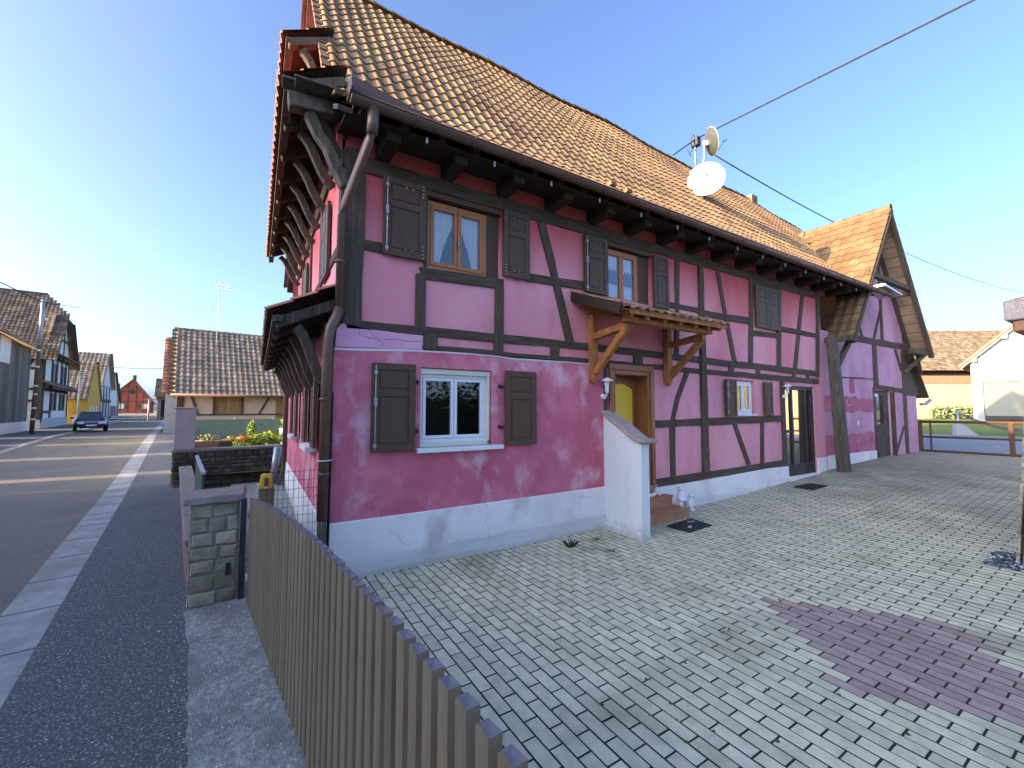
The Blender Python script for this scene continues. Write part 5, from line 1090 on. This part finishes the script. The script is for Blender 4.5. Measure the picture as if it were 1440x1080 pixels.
# ================================================================== LEFT SIDE OF THE STREET
t = thing('board_barn', 'grey weathered board barn with whitewashed base at the left edge', 'barn', W(-9, 40, .3))
TL = FR(-8.4, 36.5)
zb = .42
mb = MB(TL); x = 0
while x < 9.2:
    w_ = random.uniform(.22, .4); mb.box(x, x+w_-.015, random.uniform(-.02, 0), .05, 1.15, 6.7-.03*x); x += w_
mb.build('boards', 'barnwood', t)
mb = MB(TL); mb.box(0, 9.2, .05, 6, 0, 6.4); mb.build('core', 'soffit', t)
mb = MB(TL); mb.box(0, 9.2, -.08, .05, -.1, 1.15); mb.build('base', 'offwhite', t, bevel=.02)
mb = MB(TL); mb.box(2.3, 4.3, -.06, -.03, 4.9, 6.5); mb.build('pale_panel', 'offwhite', t)
mb = MB(TL); mb.hexa([(-.3, -.6, 6.5), (9.5, -.6, 6.3), (9.5, 6, 8.9), (-.3, 6, 9.1), (-.3, -.6, 6.65), (9.5, -.6, 6.45), (9.5, 6, 9.1), (-.3, 6, 9.3)]); mb.build('roof', 'tileold', t)
# timbered house on the left
t = thing('white_timbered_house', 'tall white half-timbered house with half-hipped tiled roof on the left of the street', 'house', W(-12, 55, .45))
z0 = .45; TF = FR(-8.4, 0); TC = FC(0, 50)
mb = MB(TF); wall(mb, 50, 60, 0, 6.6, 0, [(53.2, 54.2, 4.4, 6.0), (57.0, 58.0, 4.4, 6.0), (53.2, 54.3, 1.9, 3.4), (56.8, 57.8, 1.9, 3.4)], .15)
mb.add([(50, 0, 6.6), (60, 0, 6.6), (57.2, 0, 10.4), (52.8, 0, 10.4)], [(0, 1, 2, 3)]); mb.T = TC; wall(mb, -18, -8.4, 0, 6.6, 0, [], .1); mb.build('wall', 'offwhite', t)
def q_(mbT, nm, q, d=-.05, m='timber'):
    mb = MB(mbT); mb.prism(q, d, .02); mb.build(nm, m, t)
for z in (1.7, 3.55, 4.15, 6.35, 8.3): q_(TF, 'timber_rail', [(50 if z < 7 else 51.2, z), (60 if z < 7 else 58.8, z), (60 if z < 7 else 58.8, z+.22), (50 if z < 7 else 51.2, z+.22)])
for x in (50, 52.6, 54.5, 56.3, 58.3, 59.7): q_(TF, 'timber_post', [(x, .9), (x+.28, .9), (x+.28, 6.5), (x, 6.5)], -.06)
for x in (52.9, 54.9, 56.9): q_(TF, 'timber_post', [(x, 6.6), (x+.2, 6.6), (x+.2, 9.2), (x, 9.2)], -.06)
for z in (2.6, 3.55, 5.2, 6.3): q_(TC, 'timber_rail', [(-12, z), (-8.4, z), (-8.4, z+.2), (-12, z+.2)])
for x in (-10.6, -9.6, -8.65): q_(TC, 'timber_post', [(x, 1.2), (x+.24, 1.2), (x+.24, 6.5), (x, 6.5)], -.06)
q_(TC, 'timber_brace', [(-9.4, 5.3), (-9.2, 5.3), (-8.8, 6.3), (-9.0, 6.3)])
q_(TF, 'base', [(50, -.2), (60, -.2), (60, 1.3), (50, 1.3)], -.1, 'render'); q_(TF, 'white_boards', [(53, 1.3), (59, 1.3), (59, 1.9), (53, 1.9)], -.09, 'offwhite')
for a, b, c_, d in ((53.2, 54.2, 4.4, 6.0), (57.0, 58.0, 4.4, 6.0), (53.2, 54.3, 1.9, 3.4), (56.8, 57.8, 1.9, 3.4)):
    mb = MB(TF); mb.box(a, b, .05, .1, c_, d); w_ = mb.build('window', 'carglass', t); 
    for e0, e1 in ((a-.5, a), (b, b+.5)): mb = MB(TF); mb.box(e0, e1, -.1, -.06, c_, d); mb.build('shutter', 'shutter', w_)
mb = MB(TF); mb.beam((49.6, -.7, 3.75), (60.6, -.7, 3.75), .12, .16); mb.hexa([(49.6, -.9, 3.8), (60.6, -.9, 3.8), (60.6, 0, 4.25), (49.6, 0, 4.25), (49.6, -.9, 3.88), (60.6, -.9, 3.88), (60.6, 0, 4.4), (49.6, 0, 4.4)]); mb.build('pent_roof', 'tileold', t)
mb = MB(TF); mb.hexa([(49.6, -.9, 6.5), (60.6, -.9, 6.5), (60.6, 0, 6.9), (49.6, 0, 6.9), (49.6, -.9, 6.58), (60.6, -.9, 6.58), (60.6, 0, 7.05), (49.6, 0, 7.05)]); mb.build('pent_roof', 'tileold', t)
slt = math.hypot(5.7, 6.3)
def th_roof(u, s, h): return (-18+u, 49.4+s*5.7/slt-h*6.3/slt, 6.0+s*6.3/slt+h*5.7/slt)
mb = MB(TS); tiles(mb, th_roof, 40, 25, .26, slt/25, amp=.05, seg=3, lip=.05, keep=lambda u, s: u < 10.3-max(0, (s/slt-.72)*5.5))
mb.add([(-18, 55.2, 12.3), (-9.3, 55.2, 12.3), (-7.8, 57.6, 10.0), (-7.8, 61, 6.0), (-18, 61, 6.0)], [(0, 1, 2, 3, 4)])
mb.build('roof', 'tileold', t)
mb = MB(TS); mb.add([(-9.35, 55.15, 12.35), (-7.75, 53.2, 10.2), (-7.75, 57.1, 10.2)], [(0, 1, 2)]); mb.tube([(-18, 55.1, 12.32), (-9.3, 55.1, 12.32)], .14, n=6); mb.build('half_hip', 'tileold', t)
mb = MB(TS); mb.beam((-7.85, 49.4, 6.0), (-7.85, 53.2, 10.1), .1, .22, up=(1, 0, 0)); mb.beam((-7.85, 61, 6.0), (-7.85, 57.1, 10.1), .1, .22, up=(1, 0, 0)); mb.build('verge_board', 'oldwood', t)
# pole on the left
t = thing('utility_pole', 'leaning dark wooden utility pole with pale bands in front of the board barn', 'utility pole', W(-7.3, 38.5, .35))
p0, p1 = W(-7.1, 40.2, .25), W(-7.05, 40.6, 9.2)
mb = MB(); mb.tube([p0, p0.lerp(p1, .5), p1], [.115, .10, .08], n=10); mb.build('pole', 'pole', t)
for k in (.12, .2, .3, .36, .5, .62, .7): mb = MB(); a = p0.lerp(p1, k); mb.tube([a, p0.lerp(p1, k+.012)], .12-.04*k, n=10); mb.build('band', 'offwhite', t)
mb = MB(); mb.tube([p0.lerp(p1, .66), p1], .095, n=10); mb.build('grey_top', 'galv', t)
mb = MB(); q = p0.lerp(p1, .86); mb.lathe(q+Vector((.2, .05, 0)), [(0, -.12), (.09, -.08), (.1, .05), (0, .1)], n=10); mb.build('insulator', 'white', t)
cable('street_cable', 'thin wire from the left utility pole towards the left edge', [p1-Vector((0, 0, .15)), W(-9.5, 20, 8.6)], .03)
cable('street_cable', 'thin wire from the left utility pole along the timbered house', [p1-Vector((0, 0, .15)), W(-7.4, 56, 11.6)], .025)
cable('street_cable', 'thin wire crossing the street high above the red house', [W(-7, 62, 6.7), W(1, 58, 6.7)], .03, .3)
# street lamp
t = thing('street_lamp', 'slim white street lamp beside the parked blue car', 'street lamp', W(-6.3, 49, .5))
mb = MB(); mb.tube([W(-6.2, 49, .4), W(-6.2, 49.1, 4.7)], [.08, .05], n=8); mb.build('pole', 'dish', t)
mb = MB(); mb.beam(W(-6.2, 49.2, 4.7), W(-5.7, 49.2, 5.0), .16, .09); mb.build('lamp_head', 'dish', t)
# yellow house
t, z0 = simple_house('yellow_house', 'mustard yellow house with steep grey tiled roof on the left', 'house', -12, -7.0, 60.6, 69.4, 3.25, 7.3, 'yelhouse', 'tiled', z0=.5, ov=.2)
o_t = t
for a in (62.5, 64.5, 66.8): mb = MB(FR(-7.0, a)); mb.box(-.35, .35, -.05, .03, 1.3, 2.4); mb.build('window', 'offwhite', t)
mb = MB(FC(-8.2, 60.6)); mb.box(.2, .9, -.06, .03, .6, 1.4); mb.build('wall_box', 'offwhite', t)
t, z0 = simple_house('grey_roofed_house', 'dark timbered house with large grey hipped roof behind the yellow house', 'house', -15, -7.4, 73, 84, 5.2, 9.6, 'offwhite', 'tiled', ov=.5)
for x in (-.0, 3, 6, 9): mb = MB(FR(-7.4, 73)); mb.box(x, x+.5, -.06, .02, .8, 5.2); mb.build('timber_post', 'timber', t)
mb = MB(FR(-7.4, 73)); mb.box(0, 11, -.08, .02, 3.0, 3.35); mb.build('timber_rail', 'timber', t)
t, z0 = simple_house('far_house', 'narrow grey house seen just left of the red house', 'house', -15, -7.8, 88, 98, 4.6, 8.0, 'offwhite', 'tileold', ov=.3)
mb = MB(FR(-7.8, 88)); mb.box(.5, 9, -.06, .02, .9, 2.6); mb.build('wall_base', 'redwall', t)
t, z0 = simple_house('far_house', 'low pinkish house with red base at the far left end of the street', 'house', -14, -8.6, 102, 112, 3.6, 6.6, 'redwall', 'tileold', ov=.3)
# red house closing the street
t = thing('red_house', 'red half-timbered gabled house closing the end of the street', 'house', W(-8, 128, .75))
TR = FC(0, 127); z0 = .75; b0, b1, bm = -11.0, -4.2, -7.6
mb = MB(TR); mb.add([(b0, 0, .3), (b1, 0, .3), (b1, 0, 3.9), (bm, 0, 8.7), (b0, 0, 4.9)], [(0, 1, 2, 3, 4)]); mb.quad((b1, 0, .3), (b1, 10, .3), (b1, 10, 3.9), (b1, 0, 3.9)); mb.quad((b0, 10, .3), (b0, 0, .3), (b0, 0, 4.9), (b0, 10, 4.9)); mb.build('wall', 'redhouse', t)
def tq(nm, q): mb = MB(TR); mb.prism(q, -.08, .02); mb.build(nm, 'redwall' if nm == 'x' else 'timber', t)
for z, l, r in ((3.7, b0, b1), (5.9, -9.8, -5.6)): tq('timber_rail', [(l, z), (r, z), (r, z+.16), (l, z+.16)])
for x, z1 in ((-10.9, 4.8), (-9.6, 5.9), (-8.4, 7.6), (-7.0, 7.6), (-5.8, 5.9), (-4.4, 3.8)): tq('timber_post', [(x, 1.4), (x+.16, 1.4), (x+.16, z1), (x, z1)])
tq('timber_brace', [(-8.3, 6.0), (-8.1, 6.0), (-7.0, 7.2), (-7.2, 7.2)]); tq('timber_brace', [(-5.4, 1.6), (-5.2, 1.6), (-4.4, 3.6), (-4.6, 3.6)])
for x in (-9.8, -5.9):
    mb = MB(TR); mb.box(x, x+.9, -.06, .02, 2.2, 3.3); w_ = mb.build('window', 'offwhite', t); 
    for e0, e1 in ((x-.7, x-.02), (x+.92, x+1.6)): mb = MB(TR); mb.box(e0, e1, -.09, -.03, 2.1, 3.4); mb.build('shutter', 'timber', w_)
mb = MB(TR); mb.lathe((-7.6, -.05, 6.0), [(.45, 0), (.45, -.05), (0, -.06)], n=12, axis=(0, 1, 0)); mb.build('wreath', 'leafd', t)
mb = MB(TR); mb.hexa([(b0-.5, -.5, 4.4), (bm, -.5, 8.75), (bm, 10, 8.75), (b0-.5, 10, 4.4), (b0-.5, -.5, 4.6), (bm, -.5, 8.95), (bm, 10, 8.95), (b0-.5, 10, 4.6)])
mb.hexa([(bm, -.5, 8.75), (b1+.5, -.5, 3.2), (b1+.5, 10, 3.2), (bm, 10, 8.75), (bm, -.5, 8.95), (b1+.5, -.5, 3.4), (b1+.5, 10, 3.4), (bm, 10, 8.95)]); mb.build('roof', 'tileold', t)
for b, z, h in ((-7.5, 8.7, 1.2), (-10.2, 5.6, 2.3)): mb = MB(TR); mb.box(b-.3, b+.3, 2, 2.6, z-.6, z+h); mb.build('chimney', 'oldwood', t)
o = (mb := MB(TS)).box(-11, -2, 124.5, 124.8, .4, 1.15); o = mb.build('far_low_wall', 'offwhite', None); tag(o, 'low white wall in front of the red house at the street end', 'wall')
t, z0 = simple_house('far_barn', 'far brown barn just right of the red house', 'barn', -3, 5, 118, 128, 4.2, 7.2, 'barnwood', 'tileold')
# ------------------------------------------------------------------ parked car
def car(T, label):
    p = T @ Vector((0, 0, 0)); t = thing('parked_car', label, 'car', p)
    # side profile (x along length, front at x=0), z ; widths
    sec = [(-0.02, .42, .55, .62), (.06, .30, .66, .74), (.55, .22, .74, .84), (1.15, .20, .86, .86), (1.30, .20, .90, .86), (1.9, .20, .93, .87), (2.7, .20, .94, .87), (3.5, .20, .96, .86), (3.95, .24, .95, .82), (4.15, .34, .80, .74)]
    mb = MB(T); vs = []; n = 8
    for x, zl, zt, hw in sec: vs += [(x, -hw, zl+.08), (x, -hw*1.0, (zl+zt)/2), (x, -hw*.97, zt-.10), (x, -hw*.86, zt), (x, hw*.86, zt), (x, hw*.97, zt-.10), (x, hw, (zl+zt)/2), (x, hw, zl+.08)]
    fs = [(i*n+k, i*n+(k+1) % n, (i+1)*n+(k+1) % n, (i+1)*n+k) for i in range(len(sec)-1) for k in range(n)]+[tuple(range(n-1, -1, -1)), tuple(range((len(sec)-1)*n, len(sec)*n))]
    mb.add(vs, fs, smooth=True); body = mb.build('body', 'carpaint', t); sb_ = body.modifiers.new('s', 'SUBSURF'); sb_.levels = 1; sb_.render_levels = 1
    def cab(x0, x1, x2, x3, zb, zt, h0, h1, nm, m, par):
        mb = MB(T); v = [(x0, -h0, zb), (x3, -h0, zb), (x3, h0, zb), (x0, h0, zb), (x1, -h1, zt), (x2, -h1, zt), (x2, h1, zt), (x1, h1, zt)]; mb.hexa([v[0], v[1], v[2], v[3], v[4], v[5], v[6], v[7]]); return mb.build(nm, m, par, bevel=.04)
    cab(1.12, 1.85, 3.1, 3.85, .86, 1.36, .76, .56, 'windows', 'carglass', t); cab(1.80, 1.84, 3.12, 3.18, 1.34, 1.41, .57, .54, 'roof', 'carpaint', t)
    for x in (.75, 3.35):
        for s in (-1, 1):
            mb = MB(T); mb.lathe((x, s*.70, .31), [(.0, 0), (.31, 0), (.31, s*.17), (.20, s*.18), (0, s*.16)], n=20, axis=(0, 1, 0)); w_ = mb.build('wheel', 'tyre', t)
            mb = MB(T); mb.lathe((x, s*.875, .31), [(.19, 0), (.17, s*.015), (0, s*.02)], n=14, axis=(0, 1, 0)); mb.build('rim', 'alloy', w_)
    for s in (-1, 1):
        mb = MB(T); mb.hexa([(.02, s*.5-.16, .58), (.02, s*.5+.16, .58), (.22, s*.58+.14, .58), (.22, s*.58-.16, .58), (.10, s*.5-.15, .71), (.10, s*.5+.15, .71), (.3, s*.58+.12, .73), (.3, s*.58-.15, .73)]); mb.build('headlight', 'lightglass', t, bevel=.01)
        mb = MB(T); mb.box(1.35, 1.5, s*.96-.1, s*.96+.1, .92, 1.04); mb.build('mirror', 'carpaint', t, bevel=.03)
    mb = MB(T); mb.box(-.045, .0, -.55, .55, .28, .40); mb.build('grille', 'black', t, bevel=.01)
    mb = MB(T); mb.box(-.06, -.035, -.26, .26, .42, .52); mb.build('number_plate', 'white', t)
TCAR = TS @ Matrix.Translation((-4.55, 41.5, .43)) @ Matrix.Rotation(R(97), 4, 'Z')
car(TCAR, 'dark blue car parked on the left of the street facing the camera')
# ------------------------------------------------------------------ neighbours outside the frame that shade the street and yard or show in reflections
t = thing('opposite_house', 'long tall house across the street, out of the frame on the left', 'house', W(-13, -5, 0))
mb = MB(TS); mb.box(-17, -8.9, -5, 16.3, -.2, 5.8); mb.build('wall', 'offwhite', t)
mb = MB(TS); mb.add([(-17.4, -5.3, 5.5), (-8.5, -5.3, 5.5), (-13, -5.3, 8.95), (-17.4, 16.6, 5.5), (-8.5, 16.6, 5.5), (-13, 16.6, 8.95)], [(0, 1, 2), (5, 4, 3), (1, 4, 5, 2), (0, 2, 5, 3), (0, 3, 4, 1)]); mb.build('roof', 'tileold', t)
for a0_, a1_, h in ((16.4, 18.2, 2.9), (18.9, 23.6, 2.7), (24.4, 29.6, 2.8), (30.3, 34.5, 2.9)):
    mb = MB(TS); mb.box(-9.2, -8.8, a0_, a1_, 0, h); o = mb.build('yard_wall', 'render', None); tag(o, 'rendered yard wall across the street, out of the frame on the left', 'wall', 'yard walls across the street')
t = thing('hedge', 'tall dark garden hedge behind the camera, out of the frame, added for the window reflection', 'hedge', (3, -13, 0))  # unseen hedge put in for the ground floor window to mirror
mb = MB()
for k in range(9): leaves(mb, (-4+k*2.2, -14.6+random.uniform(-.4, .4), 1.9), (1.6, 1.0, random.uniform(1.8, 2.5)), 800, .28)
mb.build('foliage', 'leafd', t); mb = MB(); mb.box(-5, 15, -15.9, -15.6, 0, 2.6); mb.build('core', 'leafd', t)
o = (mb := MB()).box(27, 29, -16, -5.9, .3, 4.2); o = mb.build('stone_outbuilding', 'barnlit', None); tag(o, 'sunlit pale stone outbuilding out of the frame on the right, added for the door reflection', 'building')  # unseen building put in for the glazed side door to mirror
